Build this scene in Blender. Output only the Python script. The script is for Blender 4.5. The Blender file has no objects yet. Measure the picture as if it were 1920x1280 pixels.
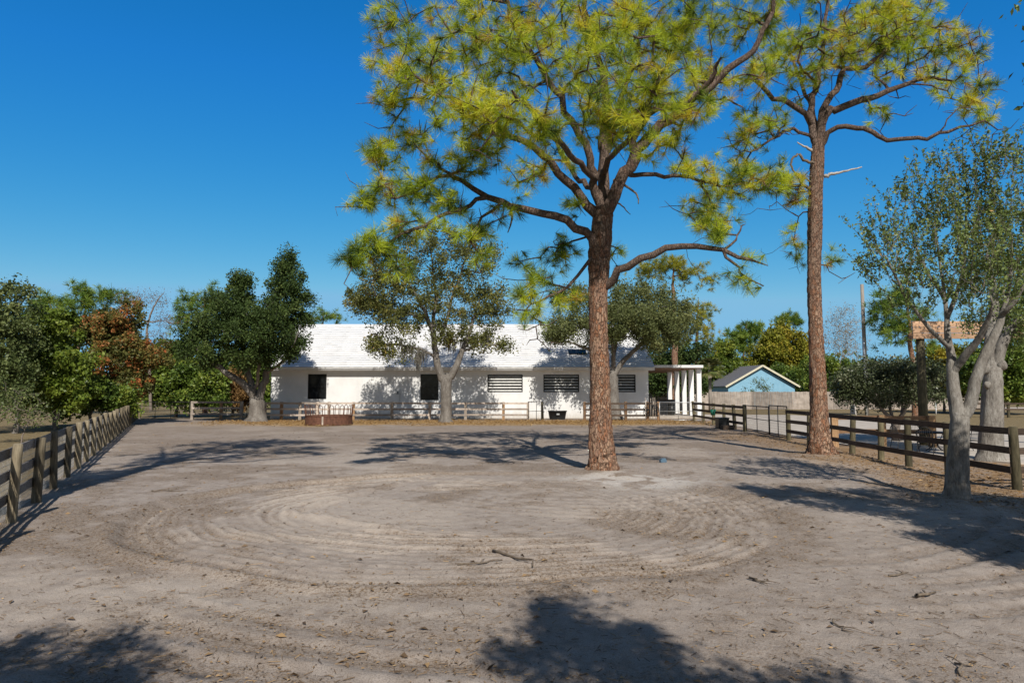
import bpy, math
import numpy as np
from mathutils import Vector

R = math.radians
S = bpy.context.scene
COL = S.collection
rng = np.random.default_rng(11)

# ------------------------------------------------------------------ camera
CAM_H = 2.2
F = 1280.0
PITCH = math.atan(93.0 / F)
cp, sp = math.cos(PITCH), math.sin(PITCH)

def ray(u, v):
    a, b = (u - 960.0) / F, (640.0 - v) / F
    return np.array([a, cp - b * sp, sp + b * cp])

def gnd(u, v):                       # point of the ground seen at a place of the photograph
    d = ray(u, v)
    t = -CAM_H / d[2]
    return np.array([d[0] * t, d[1] * t, 0.0])

def at(u, v, Y):                     # point seen there at distance Y
    d = ray(u, v)
    t = Y / d[1]
    return np.array([d[0] * t, Y, CAM_H + d[2] * t])

cam = bpy.data.cameras.new('camera')
cam.sensor_width = 36
cam.sensor_fit = 'HORIZONTAL'
cam.lens = 24
cam.clip_end = 3000
co = bpy.data.objects.new('camera', cam)
COL.objects.link(co)
co.location = (0, 0, CAM_H)
co.rotation_euler = (R(90) + PITCH, 0, 0)
S.camera = co

# ------------------------------------------------------------------ light
EL = R(42)
AZ = np.array([-0.18, 0.98]) / math.hypot(0.18, 0.98)
sd = bpy.data.lights.new('sun', 'SUN')
sd.energy = 5.0
sd.angle = R(0.53)
sd.color = (1.0, 0.945, 0.86)
so = bpy.data.objects.new('sun', sd)
COL.objects.link(so)
LD = Vector((AZ[0] * math.cos(EL), AZ[1] * math.cos(EL), -math.sin(EL)))
so.rotation_euler = LD.to_track_quat('-Z', 'Y').to_euler()
so.location = (5, -30, 30)

W = bpy.data.worlds.new('World')
S.world = W
W.use_nodes = True
nt = W.node_tree
nt.nodes.clear()
sky = nt.nodes.new('ShaderNodeTexSky')
sky.sky_type = 'NISHITA'
sky.sun_disc = False
sky.sun_elevation = EL
sky.sun_rotation = math.atan2(-AZ[0], -AZ[1])
sky.altitude = 0
sky.air_density = 1.0
sky.dust_density = 0.25
sky.ozone_density = 3.0
hs = nt.nodes.new('ShaderNodeHueSaturation')
hs.inputs['Saturation'].default_value = 1.22
hs.inputs['Value'].default_value = 1.0
bg = nt.nodes.new('ShaderNodeBackground')
bg.inputs['Strength'].default_value = 0.105
wo = nt.nodes.new('ShaderNodeOutputWorld')
nt.links.new(sky.outputs[0], hs.inputs['Color'])
sepc = nt.nodes.new('ShaderNodeSeparateColor')
comb = nt.nodes.new('ShaderNodeCombineColor')
nt.links.new(hs.outputs[0], sepc.inputs[0])
for ch, (pw_, k_, mx_) in enumerate(((1.8, 1.735, .22), (.844, .83, .50), (.32, .80, .78))):   # deep winter blue
    m1 = nt.nodes.new('ShaderNodeMath'); m1.operation = 'MULTIPLY'; m1.inputs[1].default_value = .105
    m2 = nt.nodes.new('ShaderNodeMath'); m2.operation = 'POWER'; m2.inputs[1].default_value = pw_
    m3 = nt.nodes.new('ShaderNodeMath'); m3.operation = 'MULTIPLY'; m3.inputs[1].default_value = k_
    m4 = nt.nodes.new('ShaderNodeMath'); m4.operation = 'MINIMUM'; m4.inputs[1].default_value = mx_
    m5 = nt.nodes.new('ShaderNodeMath'); m5.operation = 'DIVIDE'; m5.inputs[1].default_value = .105
    nt.links.new(sepc.outputs[ch], m1.inputs[0])
    for a_, b_ in ((m1, m2), (m2, m3), (m3, m4), (m4, m5)): nt.links.new(a_.outputs[0], b_.inputs[0])
    if ch == 2:
        m6 = nt.nodes.new('ShaderNodeMath'); m6.operation = 'MULTIPLY'; m6.inputs[1].default_value = 1.46
        nt.links.new(m1.outputs[0], m6.inputs[0]); nt.links.new(m6.outputs[0], m4.inputs[1])
    nt.links.new(m5.outputs[0], comb.inputs[ch])
# deep blue opposite the sun; elsewhere whiter, and dimmed to deepen the shadows
tcw = nt.nodes.new('ShaderNodeTexCoord')
sxyz = nt.nodes.new('ShaderNodeSeparateXYZ')
mrw = nt.nodes.new('ShaderNodeMapRange'); mrw.interpolation_type = 'SMOOTHSTEP'
mrw.inputs['From Min'].default_value = .30; mrw.inputs['From Max'].default_value = .66
mxw = nt.nodes.new('ShaderNodeMix'); mxw.data_type = 'RGBA'
nt.links.new(tcw.outputs['Generated'], sxyz.inputs[0])
nt.links.new(sxyz.outputs['Y'], mrw.inputs['Value'])
nt.links.new(mrw.outputs[0], mxw.inputs[0])
dim = nt.nodes.new('ShaderNodeHueSaturation'); dim.inputs['Value'].default_value = .62; dim.inputs['Saturation'].default_value = 1.0
nt.links.new(sky.outputs[0], dim.inputs['Color'])
nt.links.new(dim.outputs[0], mxw.inputs[6]); nt.links.new(comb.outputs[0], mxw.inputs[7])
nt.links.new(mxw.outputs[2], bg.inputs[0])
nt.links.new(bg.outputs[0], wo.inputs[0])

S.view_settings.view_transform = 'Standard'
S.view_settings.look = 'None'
S.view_settings.exposure = 0
S.view_settings.gamma = 1
S.view_settings.use_curve_mapping = False
S.cycles.max_bounces = 6
S.cycles.diffuse_bounces = 3
S.cycles.transmission_bounces = 4
S.cycles.use_denoising = True

# ------------------------------------------------------------------ objects
def tag(o, label=None, cat=None, group=None, kind=None):
    if label: o['label'] = label
    if cat: o['category'] = cat
    if group: o['group'] = group
    if kind: o['kind'] = kind
    return o

def empty(name, loc, label, cat, group=None):
    o = bpy.data.objects.new(name, None)
    COL.objects.link(o)
    o.location = [float(c) for c in loc]
    o.empty_display_size = 0.2
    return tag(o, label, cat, group)

def link_mesh(name, me, m, parent=None, loc=None):
    o = bpy.data.objects.new(name, me)
    COL.objects.link(o)
    for mm in (m if isinstance(m, (list, tuple)) else [m]):
        me.materials.append(mm)
    if parent is not None: o.parent = parent
    if loc is not None: o.location = [float(c) for c in loc]
    return o

def mesh_np(name, V, loops, starts, smooth=False, tone=None):
    me = bpy.data.meshes.new(name)
    V = np.ascontiguousarray(V, np.float32)
    me.vertices.add(len(V))
    me.vertices.foreach_set('co', V.ravel())
    me.loops.add(len(loops))
    me.loops.foreach_set('vertex_index', np.ascontiguousarray(loops, np.int32))
    me.polygons.add(len(starts))
    me.polygons.foreach_set('loop_start', np.ascontiguousarray(starts, np.int32))
    if smooth:
        me.polygons.foreach_set('use_smooth', np.ones(len(starts), bool))
    if tone is not None:
        a = me.attributes.new('tone', 'FLOAT', 'POINT')
        a.data.foreach_set('value', np.ascontiguousarray(tone, np.float32))
    me.update(calc_edges=True)
    return me

def copy_thing(root, loc, rz=0.0, sc=1.0, label=None):
    c = root.copy(); COL.objects.link(c)
    c.location = [float(q) for q in loc]; c.rotation_euler = (0, 0, rz); c.scale = (sc, sc, sc)
    if label: c['label'] = label
    for ch in list(root.children):
        d = ch.copy(); COL.objects.link(d); d.parent = c
        for g in list(ch.children):
            e = g.copy(); COL.objects.link(e); e.parent = d
    return c

class MB:
    """collects boxes, bars and tubes into one mesh"""
    def __init__(s): s.v = []; s.f = []; s.sm = []
    def add(s, vs, fs, smooth=False):
        n = len(s.v)
        s.v += [tuple(float(c) for c in p) for p in vs]
        s.f += [tuple(i + n for i in f) for f in fs]
        s.sm += [smooth] * len(fs)
        return s
    def box(s, c, d, rz=0.0, rx=0.0):
        hx, hy, hz = d[0] / 2, d[1] / 2, d[2] / 2
        vs = []
        for z in (-hz, hz):
            for x, y in ((-hx, -hy), (hx, -hy), (hx, hy), (-hx, hy)):
                yy, zz = y * math.cos(rx) - z * math.sin(rx), y * math.sin(rx) + z * math.cos(rx)
                vs.append((c[0] + x * math.cos(rz) - yy * math.sin(rz), c[1] + x * math.sin(rz) + yy * math.cos(rz), c[2] + zz))
        return s.add(vs, [(0, 3, 2, 1), (4, 5, 6, 7), (0, 1, 5, 4), (1, 2, 6, 5), (2, 3, 7, 6), (3, 0, 4, 7)])
    def bar(s, p, q, w, h):                 # board from p to q, w thick (sideways), h tall
        p, q = np.array(p, float), np.array(q, float)
        d = q - p; d /= np.linalg.norm(d)
        side = np.cross(d, (0, 0, 1.0)) if abs(d[2]) < .95 else np.array([1.0, 0, 0])
        side /= np.linalg.norm(side)
        up = np.cross(side, d)
        vs = []
        for e in (p, q):
            for a, b in ((-1, -1), (1, -1), (1, 1), (-1, 1)):
                vs.append(e + side * a * w / 2 + up * b * h / 2)
        return s.add(vs, [(0, 1, 2, 3), (7, 6, 5, 4), (0, 4, 5, 1), (1, 5, 6, 2), (2, 6, 7, 3), (3, 7, 4, 0)])
    def tube(s, pts, r, k=6, cap=True, closed=False):
        pts = np.array(pts, float)
        rr = np.full(len(pts), r) if np.isscalar(r) else np.array(r, float)
        V = ring_sweep(pts, rr, k)
        fs = []
        n = len(pts)
        for i in range(n - 1 + (1 if closed else 0)):
            a, b = i * k, ((i + 1) % n) * k
            for j in range(k):
                fs.append((a + j, a + (j + 1) % k, b + (j + 1) % k, b + j))
        if cap and not closed:
            fs.append(tuple(range(k))[::-1]); fs.append(tuple(range((n - 1) * k, n * k)))
        return s.add(V, fs, True)
    def prism(s, poly, axis, a, b):         # polygon extruded along an axis
        vs = []
        for e in (a, b):
            for p in poly:
                q = list(p); q.insert(axis, e); vs.append(q)
        n = len(poly)
        fs = [tuple(range(n)), tuple(range(2 * n - 1, n - 1, -1))]
        fs += [(i, i + n, (i + 1) % n + n, (i + 1) % n) for i in range(n)]
        return s.add(vs, fs)
    def build(s, name, m, parent=None, base=(0, 0, 0), loc=None, bevel=0.0):
        me = bpy.data.meshes.new(name)
        b = np.array(base, float)
        me.from_pydata([tuple(np.array(p) - b) for p in s.v], [], s.f)
        import bmesh
        bm = bmesh.new(); bm.from_mesh(me)
        bmesh.ops.recalc_face_normals(bm, faces=bm.faces)
        bm.to_mesh(me); bm.free()
        if any(s.sm): me.polygons.foreach_set('use_smooth', np.array(s.sm, bool))
        me.update()
        o = link_mesh(name, me, m, parent, loc)
        if bevel:
            md = o.modifiers.new('bevel', 'BEVEL'); md.width = bevel; md.segments = 2; md.limit_method = 'ANGLE'
        return o

def ring_sweep(pts, rr, k):
    n = len(pts)
    T = np.gradient(pts, axis=0) if n > 1 else np.array([[0, 0, 1.0]])
    T /= np.maximum(np.linalg.norm(T, axis=1, keepdims=True), 1e-9)
    m = T.mean(0)
    ref = np.zeros(3); ref[np.argmin(np.abs(m))] = 1.0
    A = np.cross(T, ref); A /= np.maximum(np.linalg.norm(A, axis=1, keepdims=True), 1e-9)
    B = np.cross(T, A)
    an = np.arange(k) * 2 * math.pi / k
    V = pts[:, None, :] + rr[:, None, None] * (np.cos(an)[None, :, None] * A[:, None, :] + np.sin(an)[None, :, None] * B[:, None, :])
    return V.reshape(-1, 3)

# ------------------------------------------------------------------ noise on arrays
_tab = np.random.default_rng(5).random((256, 256))
def vnoise(x, y):
    xi, yi = np.floor(x).astype(int), np.floor(y).astype(int)
    fx, fy = x - xi, y - yi
    fx, fy = fx * fx * (3 - 2 * fx), fy * fy * (3 - 2 * fy)
    g = lambda i, j: _tab[i % 256, j % 256]
    return (g(xi, yi) * (1 - fx) + g(xi + 1, yi) * fx) * (1 - fy) + (g(xi, yi + 1) * (1 - fx) + g(xi + 1, yi + 1) * fx) * fy
def fbm(x, y, o=4):
    t, a, s = 0, .5, 0
    for i in range(o):
        t = t + a * vnoise(x + 17.3 * i, y + 9.1 * i); s += a
        x, y, a = x * 2.03, y * 2.03, a * .5
    return t / s
def sstep(a, b, x):
    t = np.clip((x - a) / (b - a), 0, 1)
    return t * t * (3 - 2 * t)

# ------------------------------------------------------------------ materials
def new_mat(name):
    m = bpy.data.materials.new(name)
    m.use_nodes = True
    n = m.node_tree
    n.nodes.clear()
    return m, n, n.nodes.new('ShaderNodeOutputMaterial')

def N(n, t, **kw):
    o = n.nodes.new(t)
    for k, v in kw.items():
        if k in o.inputs: o.inputs[k].default_value = v
        else: setattr(o, k, v)
    return o

def ramp(n, stops, interp='LINEAR'):
    r = n.nodes.new('ShaderNodeValToRGB')
    r.color_ramp.interpolation = interp
    e = r.color_ramp.elements
    while len(e) < len(stops): e.new(0.5)
    for i, (p, c) in enumerate(stops):
        e[i].position = p
        e[i].color = (*c, 1) if len(c) == 3 else c
    return r

def coords(n, scale=(1, 1, 1), rot=(0, 0, 0)):
    t = n.nodes.new('ShaderNodeTexCoord')
    m = n.nodes.new('ShaderNodeMapping')
    m.inputs['Scale'].default_value = scale
    m.inputs['Rotation'].default_value = rot
    n.links.new(t.outputs['Object'], m.inputs['Vector'])
    return m.outputs[0]

def surf(name, c1, c2, scale=(3, 3, 3), nscale=4.0, rough=0.8, bump=0.0, metal=0.0, detail=6.0, lo=.35, hi=.65, spec=.3, dist=0.0):
    m, n, out = new_mat(name)
    v = coords(n, scale)
    tx = N(n, 'ShaderNodeTexNoise', Scale=nscale, Detail=detail, Roughness=.6, Distortion=dist)
    n.links.new(v, tx.inputs['Vector'])
    r = ramp(n, [(lo, c1), (hi, c2)])
    n.links.new(tx.outputs['Fac'], r.inputs[0])
    p = N(n, 'ShaderNodeBsdfPrincipled', Roughness=rough, Metallic=metal)
    p.inputs['Specular IOR Level'].default_value = spec
    if name.split('_')[0] in ('board', 'post', 'cedar', 'picket'):
        oi = n.nodes.new('ShaderNodeObjectInfo')
        mr = N(n, 'ShaderNodeMapRange'); mr.inputs['To Min'].default_value = .62; mr.inputs['To Max'].default_value = 1.3
        n.links.new(oi.outputs['Random'], mr.inputs['Value'])
        v3 = coords(n, (.9, .9, 1.5))
        bl = N(n, 'ShaderNodeTexNoise', Scale=1.3, Detail=5.0, Roughness=.65); n.links.new(v3, bl.inputs['Vector'])
        mr2 = N(n, 'ShaderNodeMapRange'); mr2.inputs['From Min'].default_value = .3; mr2.inputs['From Max'].default_value = .7; mr2.inputs['To Min'].default_value = .7; mr2.inputs['To Max'].default_value = 1.2
        n.links.new(bl.outputs['Fac'], mr2.inputs['Value'])
        mu = N(n, 'ShaderNodeMath', operation='MULTIPLY'); n.links.new(mr.outputs[0], mu.inputs[0]); n.links.new(mr2.outputs[0], mu.inputs[1])
        vm = N(n, 'ShaderNodeVectorMath', operation='SCALE')
        n.links.new(r.outputs[0], vm.inputs[0]); n.links.new(mu.outputs[0], vm.inputs['Scale'])
        n.links.new(vm.outputs[0], p.inputs['Base Color'])
    else:
        n.links.new(r.outputs[0], p.inputs['Base Color'])
    if bump:
        b = N(n, 'ShaderNodeBump', Strength=1.0, Distance=bump)
        n.links.new(tx.outputs['Fac'], b.inputs['Height'])
        n.links.new(b.outputs[0], p.inputs['Normal'])
    n.links.new(p.outputs[0], out.inputs[0])
    return m

def leafmat(name, stops, trans=0.3, rough=0.45, spec=.35):
    m, n, out = new_mat(name)
    a = N(n, 'ShaderNodeAttribute', attribute_name='tone')
    r = ramp(n, stops)
    n.links.new(a.outputs['Fac'], r.inputs[0])
    p = N(n, 'ShaderNodeBsdfPrincipled', Roughness=rough)
    p.inputs['Specular IOR Level'].default_value = spec
    t = n.nodes.new('ShaderNodeBsdfTranslucent')
    mx = N(n, 'ShaderNodeMixShader', Fac=trans)
    n.links.new(r.outputs[0], p.inputs['Base Color'])
    n.links.new(r.outputs[0], t.inputs['Color'])
    n.links.new(p.outputs[0], mx.inputs[1])
    n.links.new(t.outputs[0], mx.inputs[2])
    n.links.new(mx.outputs[0], out.inputs[0])
    return m

def barkmat(name, plates, crack, scale, zs, bump=.02, warp=.3):
    m, n, out = new_mat(name)
    v = coords(n, (scale, scale, scale * zs))
    nz = N(n, 'ShaderNodeTexNoise', Scale=1.3, Detail=4.0)
    n.links.new(v, nz.inputs['Vector'])
    ad = N(n, 'ShaderNodeMix', data_type='RGBA', blend_type='LINEAR_LIGHT')
    ad.inputs[0].default_value = warp
    n.links.new(v, ad.inputs[6]); n.links.new(nz.outputs['Color'], ad.inputs[7])
    vo = N(n, 'ShaderNodeTexVoronoi', Scale=1.0, feature='DISTANCE_TO_EDGE')
    vc = N(n, 'ShaderNodeTexVoronoi', Scale=1.0)
    for q in (vo, vc): n.links.new(ad.outputs[2], q.inputs['Vector'])
    sep = n.nodes.new('ShaderNodeSeparateColor')
    n.links.new(vc.outputs['Color'], sep.inputs[0])
    pr = ramp(n, plates)
    fine = N(n, 'ShaderNodeTexNoise', Scale=5.0, Detail=6.0, Roughness=.7)
    n.links.new(v, fine.inputs['Vector'])
    mixf = N(n, 'ShaderNodeMix', data_type='FLOAT'); mixf.inputs[0].default_value = .7
    n.links.new(sep.outputs[0], mixf.inputs[2]); n.links.new(fine.outputs['Fac'], mixf.inputs[3])
    n.links.new(mixf.outputs[0], pr.inputs[0])
    cr = ramp(n, [(.0, (.25, .25, .25)), (.10, (1, 1, 1))])
    n.links.new(vo.outputs['Distance'], cr.inputs[0])
    mx = N(n, 'ShaderNodeMix', data_type='RGBA')
    mx.inputs[6].default_value = (*crack, 1)
    n.links.new(cr.outputs[0], mx.inputs[0]); n.links.new(pr.outputs[0], mx.inputs[7])
    p = N(n, 'ShaderNodeBsdfPrincipled', Roughness=.9)
    p.inputs['Specular IOR Level'].default_value = .15
    la = N(n, 'ShaderNodeAttribute', attribute_name='tone')
    lf_ = N(n, 'ShaderNodeMath', operation='MULTIPLY'); lf_.inputs[1].default_value = .78
    n.links.new(la.outputs['Fac'], lf_.inputs[0])
    lr_ = ramp(n, [(.35, (.055, .043, .036)), (.6, (.15, .12, .105))]); n.links.new(fine.outputs['Fac'], lr_.inputs[0])
    lx = N(n, 'ShaderNodeMix', data_type='RGBA')
    n.links.new(lf_.outputs[0], lx.inputs[0]); n.links.new(mx.outputs[2], lx.inputs[6]); n.links.new(lr_.outputs[0], lx.inputs[7])
    n.links.new(lx.outputs[2], p.inputs['Base Color'])
    hh = N(n, 'ShaderNodeMath', operation='MULTIPLY_ADD'); hh.inputs[1].default_value = .35
    n.links.new(fine.outputs['Fac'], hh.inputs[0]); n.links.new(cr.outputs[0], hh.inputs[2])
    b = N(n, 'ShaderNodeBump', Strength=1.0, Distance=bump)
    n.links.new(hh.outputs[0], b.inputs['Height']); n.links.new(b.outputs[0], p.inputs['Normal'])
    n.links.new(p.outputs[0], out.inputs[0])
    return m

M = {}
M['pine_bark'] = barkmat('pine_bark', [(.22, (.15, .08, .05)), (.38, (.32, .15, .08)), (.5, (.26, .165, .12)), (.62, (.40, .255, .165)), (.78, (.33, .265, .235))], (.10, .058, .042), 15, .38, .035, .85)
def smoothbark(name, dark, mid, pale, s=1.0):
    m, n, out = new_mat(name)
    v1 = coords(n, (1.6 * s, 1.6 * s, .8 * s)); v2 = coords(n, (14 * s, 14 * s, 5 * s)); v3 = coords(n, (30 * s, 30 * s, 4 * s))
    n1 = N(n, 'ShaderNodeTexNoise', Scale=1.6, Detail=8.0, Roughness=.65, Distortion=.4); n.links.new(v1, n1.inputs['Vector'])
    n2 = N(n, 'ShaderNodeTexNoise', Scale=1.2, Detail=8.0, Roughness=.7, Distortion=.6); n.links.new(v2, n2.inputs['Vector'])
    n3 = N(n, 'ShaderNodeTexNoise', Scale=1.0, Detail=5.0, Roughness=.7); n.links.new(v3, n3.inputs['Vector'])
    a = N(n, 'ShaderNodeMix', data_type='FLOAT'); a.inputs[0].default_value = .5
    n.links.new(n1.outputs['Fac'], a.inputs[2]); n.links.new(n2.outputs['Fac'], a.inputs[3])
    r = ramp(n, [(.34, dark), (.48, mid), (.64, pale)])
    n.links.new(a.outputs[0], r.inputs[0])
    st = ramp(n, [(.30, (.45, .42, .40)), (.46, (1, 1, 1))]); n.links.new(n3.outputs['Fac'], st.inputs[0])
    mm = N(n, 'ShaderNodeMix', data_type='RGBA', blend_type='MULTIPLY'); mm.inputs[0].default_value = .8
    n.links.new(r.outputs[0], mm.inputs[6]); n.links.new(st.outputs[0], mm.inputs[7])
    p = N(n, 'ShaderNodeBsdfPrincipled', Roughness=.9); p.inputs['Specular IOR Level'].default_value = .12
    n.links.new(mm.outputs[2], p.inputs['Base Color'])
    h = N(n, 'ShaderNodeMath', operation='ADD'); n.links.new(n2.outputs['Fac'], h.inputs[0]); n.links.new(n3.outputs['Fac'], h.inputs[1])
    b = N(n, 'ShaderNodeBump', Strength=1.0, Distance=.02); n.links.new(h.outputs[0], b.inputs['Height']); n.links.new(b.outputs[0], p.inputs['Normal'])
    n.links.new(p.outputs[0], out.inputs[0])
    return m
M['oak_bark'] = smoothbark('oak_bark', (.08, .068, .057), (.165, .147, .128), (.28, .258, .23))
M['oak_bark_smooth'] = smoothbark('oak_bark_smooth', (.085, .075, .065), (.22, .20, .175), (.38, .36, .325))
M['dead_wood'] = surf('dead_wood', (.30, .27, .24), (.52, .49, .45), (6, 6, 6), 3, .9, .004)
M['brush_wood'] = surf('brush_wood', (.15, .12, .10), (.27, .225, .19), (9, 9, 9), 3, .9, .003)
M['twig'] = surf('twig', (.10, .075, .055), (.2, .16, .12), (9, 9, 9), 3, .9, .003)
M['needles'] = leafmat('needles', [(0, (.05, .095, .02)), (.3, (.20, .28, .028)), (.55, (.53, .63, .04)), (.93, (.78, .68, .055)), (1, (.42, .24, .07))], .4, .5, .25)
M['needles_far'] = leafmat('needles_far', [(0, (.04, .085, .018)), (.5, (.13, .22, .035)), (1, (.30, .36, .05))], .25, .6, .2)
M['needles_yellow'] = leafmat('needles_yellow', [(0, (.09, .13, .02)), (.5, (.27, .29, .03)), (1, (.48, .40, .04))], .3, .6, .2)
M['oak_dark'] = leafmat('oak_dark', [(0, (.022, .04, .012)), (.5, (.055, .09, .022)), (1, (.14, .18, .045))], .2, .6, .2)
M['oak_olive'] = leafmat('oak_olive', [(0, (.055, .065, .02)), (.5, (.15, .16, .042)), (.82, (.26, .235, .06)), (1, (.40, .26, .08))], .28, .55, .25)
M['oak_grey'] = leafmat('oak_grey', [(0, (.07, .085, .03)), (.5, (.15, .175, .06)), (1, (.26, .27, .105))], .28, .55, .25)
M['oak_young'] = leafmat('oak_young', [(0, (.07, .105, .03)), (.5, (.185, .245, .065)), (.93, (.32, .37, .12)), (1, (.5, .3, .07))], .3, .45, .3)
M['holly'] = leafmat('holly', [(0, (.03, .042, .018)), (.55, (.085, .105, .042)), (1, (.28, .29, .17))], .15, .4, .4)  # palest stop puts the glints of the leathery leaves into the colour
M['green_bright'] = leafmat('green_bright', [(0, (.05, .085, .014)), (.5, (.14, .20, .026)), (1, (.30, .33, .05))], .3, .45, .3)
M['green_mid'] = leafmat('green_mid', [(0, (.04, .075, .015)), (.5, (.13, .20, .032)), (1, (.29, .32, .05))], .28, .45, .3)
M['maple_olive'] = leafmat('maple_olive', [(0, (.08, .10, .014)), (.5, (.24, .25, .028)), (1, (.42, .32, .04))], .3, .5, .25)
M['red_leaf'] = leafmat('red_leaf', [(0, (.06, .075, .022)), (.45, (.15, .15, .04)), (.62, (.25, .165, .045)), (.8, (.40, .15, .05)), (1, (.52, .15, .055))], .3, .5, .25)
M['grey_brush'] = leafmat('grey_brush', [(0, (.045, .068, .022)), (.5, (.12, .155, .05)), (1, (.28, .30, .11))], .25, .5, .25)
M['dry_leaf'] = leafmat('dry_leaf', [(0, (.14, .08, .03)), (.5, (.26, .15, .055)), (1, (.40, .26, .11))], .25, .6, .2)
M['palm'] = leafmat('palm', [(0, (.06, .085, .02)), (.6, (.14, .17, .05)), (1, (.26, .22, .10))], .25, .4, .4)
M['pale_bud'] = leafmat('pale_bud', [(0, (.22, .17, .11)), (1, (.42, .34, .22))], .2, .7, .1)
M['bare_twig'] = surf('bare_twig', (.24, .20, .165), (.38, .33, .28), (9, 9, 9), 3, .9, .003)
M['moss'] = leafmat('moss', [(0, (.10, .09, .075)), (1, (.22, .205, .17))], .2, .9, .1)
M['litter'] = leafmat('litter', [(0, (.09, .062, .042)), (.4, (.21, .14, .08)), (.75, (.38, .25, .125)), (.96, (.52, .36, .19)), (1, (.10, .14, .035))], .1, .7, .2)
M['board_dark'] = surf('board_dark', (.05, .034, .024), (.11, .078, .056), (2, 2, 14), 3, .8, .004)
M['board_grey'] = surf('board_grey', (.10, .09, .08), (.24, .215, .19), (3, 3, 16), 3, .85, .004)
M['board_pale'] = surf('board_pale', (.34, .27, .215), (.56, .48, .41), (2, 2, 14), 3, .85, .004)
M['board_brown'] = surf('board_brown', (.17, .10, .055), (.30, .18, .10), (2, 2, 12), 3, .85, .004)
M['post_log'] = surf('post_log', (.13, .105, .068), (.30, .25, .17), (9, 9, 1.2), 3, .9, .006)
M['post_green'] = surf('post_green', (.075, .066, .036), (.16, .135, .08), (9, 9, 1.2), 3, .9, .006)
M['post_pale'] = surf('post_pale', (.30, .25, .20), (.50, .43, .36), (9, 9, 1.2), 3, .9, .005)
M['post_orange'] = surf('post_orange', (.26, .15, .075), (.42, .27, .15), (9, 9, 1.2), 3, .9, .005)
M['cedar'] = surf('cedar', (.40, .235, .14), (.58, .38, .245), (1.2, 4, 22), 2, .75, .004)
M['picket'] = surf('picket', (.30, .25, .21), (.46, .40, .345), (7, 7, .5), 1.6, .9, .004)
M['black_metal'] = surf('black_metal', (.012, .012, .013), (.03, .029, .028), (4, 4, 4), 3, .5, 0)
M['galv'] = surf('galv', (.42, .43, .43), (.60, .61, .60), (6, 6, 6), 3, .45, 0, metal=.6)
M['wire'] = surf('wire', (.38, .39, .40), (.55, .56, .57), (6, 6, 6), 3, .5, 0, metal=.3)
M['rust'] = surf('rust', (.085, .038, .024), (.17, .078, .05), (2, 2, 2), 3, .85, .002)
M['white_wall'] = surf('white_wall', (.72, .715, .70), (.82, .815, .80), (.7, .7, .5), 2.2, .85, .004, detail=8)
def wall_mat():
    m, n, out = new_mat('painted_wall')
    v = coords(n, (.5, .5, .35))
    t1 = N(n, 'ShaderNodeTexNoise', Scale=1.6, Detail=8.0, Roughness=.65); n.links.new(v, t1.inputs['Vector'])
    r = ramp(n, [(.32, (.70, .695, .68)), (.6, (.81, .805, .79))]); n.links.new(t1.outputs['Fac'], r.inputs[0])
    v2 = coords(n, (2.2, 2.2, .5))
    t2 = N(n, 'ShaderNodeTexNoise', Scale=2.0, Detail=6.0, Roughness=.7); n.links.new(v2, t2.inputs['Vector'])
    tc = n.nodes.new('ShaderNodeTexCoord'); sx = n.nodes.new('ShaderNodeSeparateXYZ'); n.links.new(tc.outputs['Object'], sx.inputs[0])
    a = N(n, 'ShaderNodeMath', operation='MULTIPLY_ADD'); a.inputs[1].default_value = -1.5; a.inputs[2].default_value = 1.35
    n.links.new(t2.outputs['Fac'], a.inputs[0])
    z = N(n, 'ShaderNodeMath', operation='SUBTRACT'); n.links.new(a.outputs[0], z.inputs[0]); n.links.new(sx.outputs['Z'], z.inputs[1])
    mr = N(n, 'ShaderNodeMapRange'); mr.inputs['From Min'].default_value = .0; mr.inputs['From Max'].default_value = .7; mr.inputs['To Max'].default_value = .6
    n.links.new(z.outputs[0], mr.inputs['Value'])
    mx = N(n, 'ShaderNodeMix', data_type='RGBA'); mx.inputs[7].default_value = (.42, .37, .31, 1)
    n.links.new(mr.outputs[0], mx.inputs[0]); n.links.new(r.outputs[0], mx.inputs[6])
    p = N(n, 'ShaderNodeBsdfPrincipled', Roughness=.85); p.inputs['Specular IOR Level'].default_value = .2
    n.links.new(mx.outputs[2], p.inputs['Base Color'])
    n.links.new(p.outputs[0], out.inputs[0])
    return m
M['barn_wall'] = wall_mat()
M['white_trim'] = surf('white_trim', (.62, .62, .61), (.78, .78, .77), (1, 1, 3), 2, .6, 0)
M['louver'] = surf('louver', (.50, .50, .48), (.66, .66, .63), (2, 2, 2), 2, .6, 0)
M['dark_in'] = surf('dark_in', (.008, .008, .009), (.016, .016, .016), (1, 1, 1), 2, .9, 0)
M['glass'] = surf('glass', (.008, .010, .012), (.016, .018, .02), (1, 1, 1), 2, .12, 0, spec=.22)
M['concrete'] = surf('concrete', (.40, .345, .285), (.52, .465, .40), (.6, .6, .6), 2.5, .9, .003, detail=9)
M['soffit'] = surf('soffit', (.14, .075, .04), (.22, .12, .07), (1, 8, 1), 2, .8, 0)
M['blue_wall'] = surf('blue_wall', (.20, .40, .54), (.25, .46, .60), (1, 1, 1), 2, .8, 0)
M['cream_trim'] = surf('cream_trim', (.58, .54, .40), (.68, .63, .48), (1, 1, 1), 2, .7, 0)
M['shingle'] = surf('shingle', (.10, .10, .11), (.17, .17, .18), (1.5, 1.5, 9), 3, .9, .004)
M['plastic_black'] = surf('plastic_black', (.012, .013, .014), (.022, .023, .024), (1, 1, 1), 2, .4, 0)
M['plastic_green'] = surf('plastic_green', (.01, .10, .065), (.015, .13, .085), (1, 1, 1), 2, .4, 0)
M['plastic_blue'] = surf('plastic_blue', (.08, .14, .2), (.12, .19, .26), (1, 1, 1), 2, .4, 0)
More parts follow.
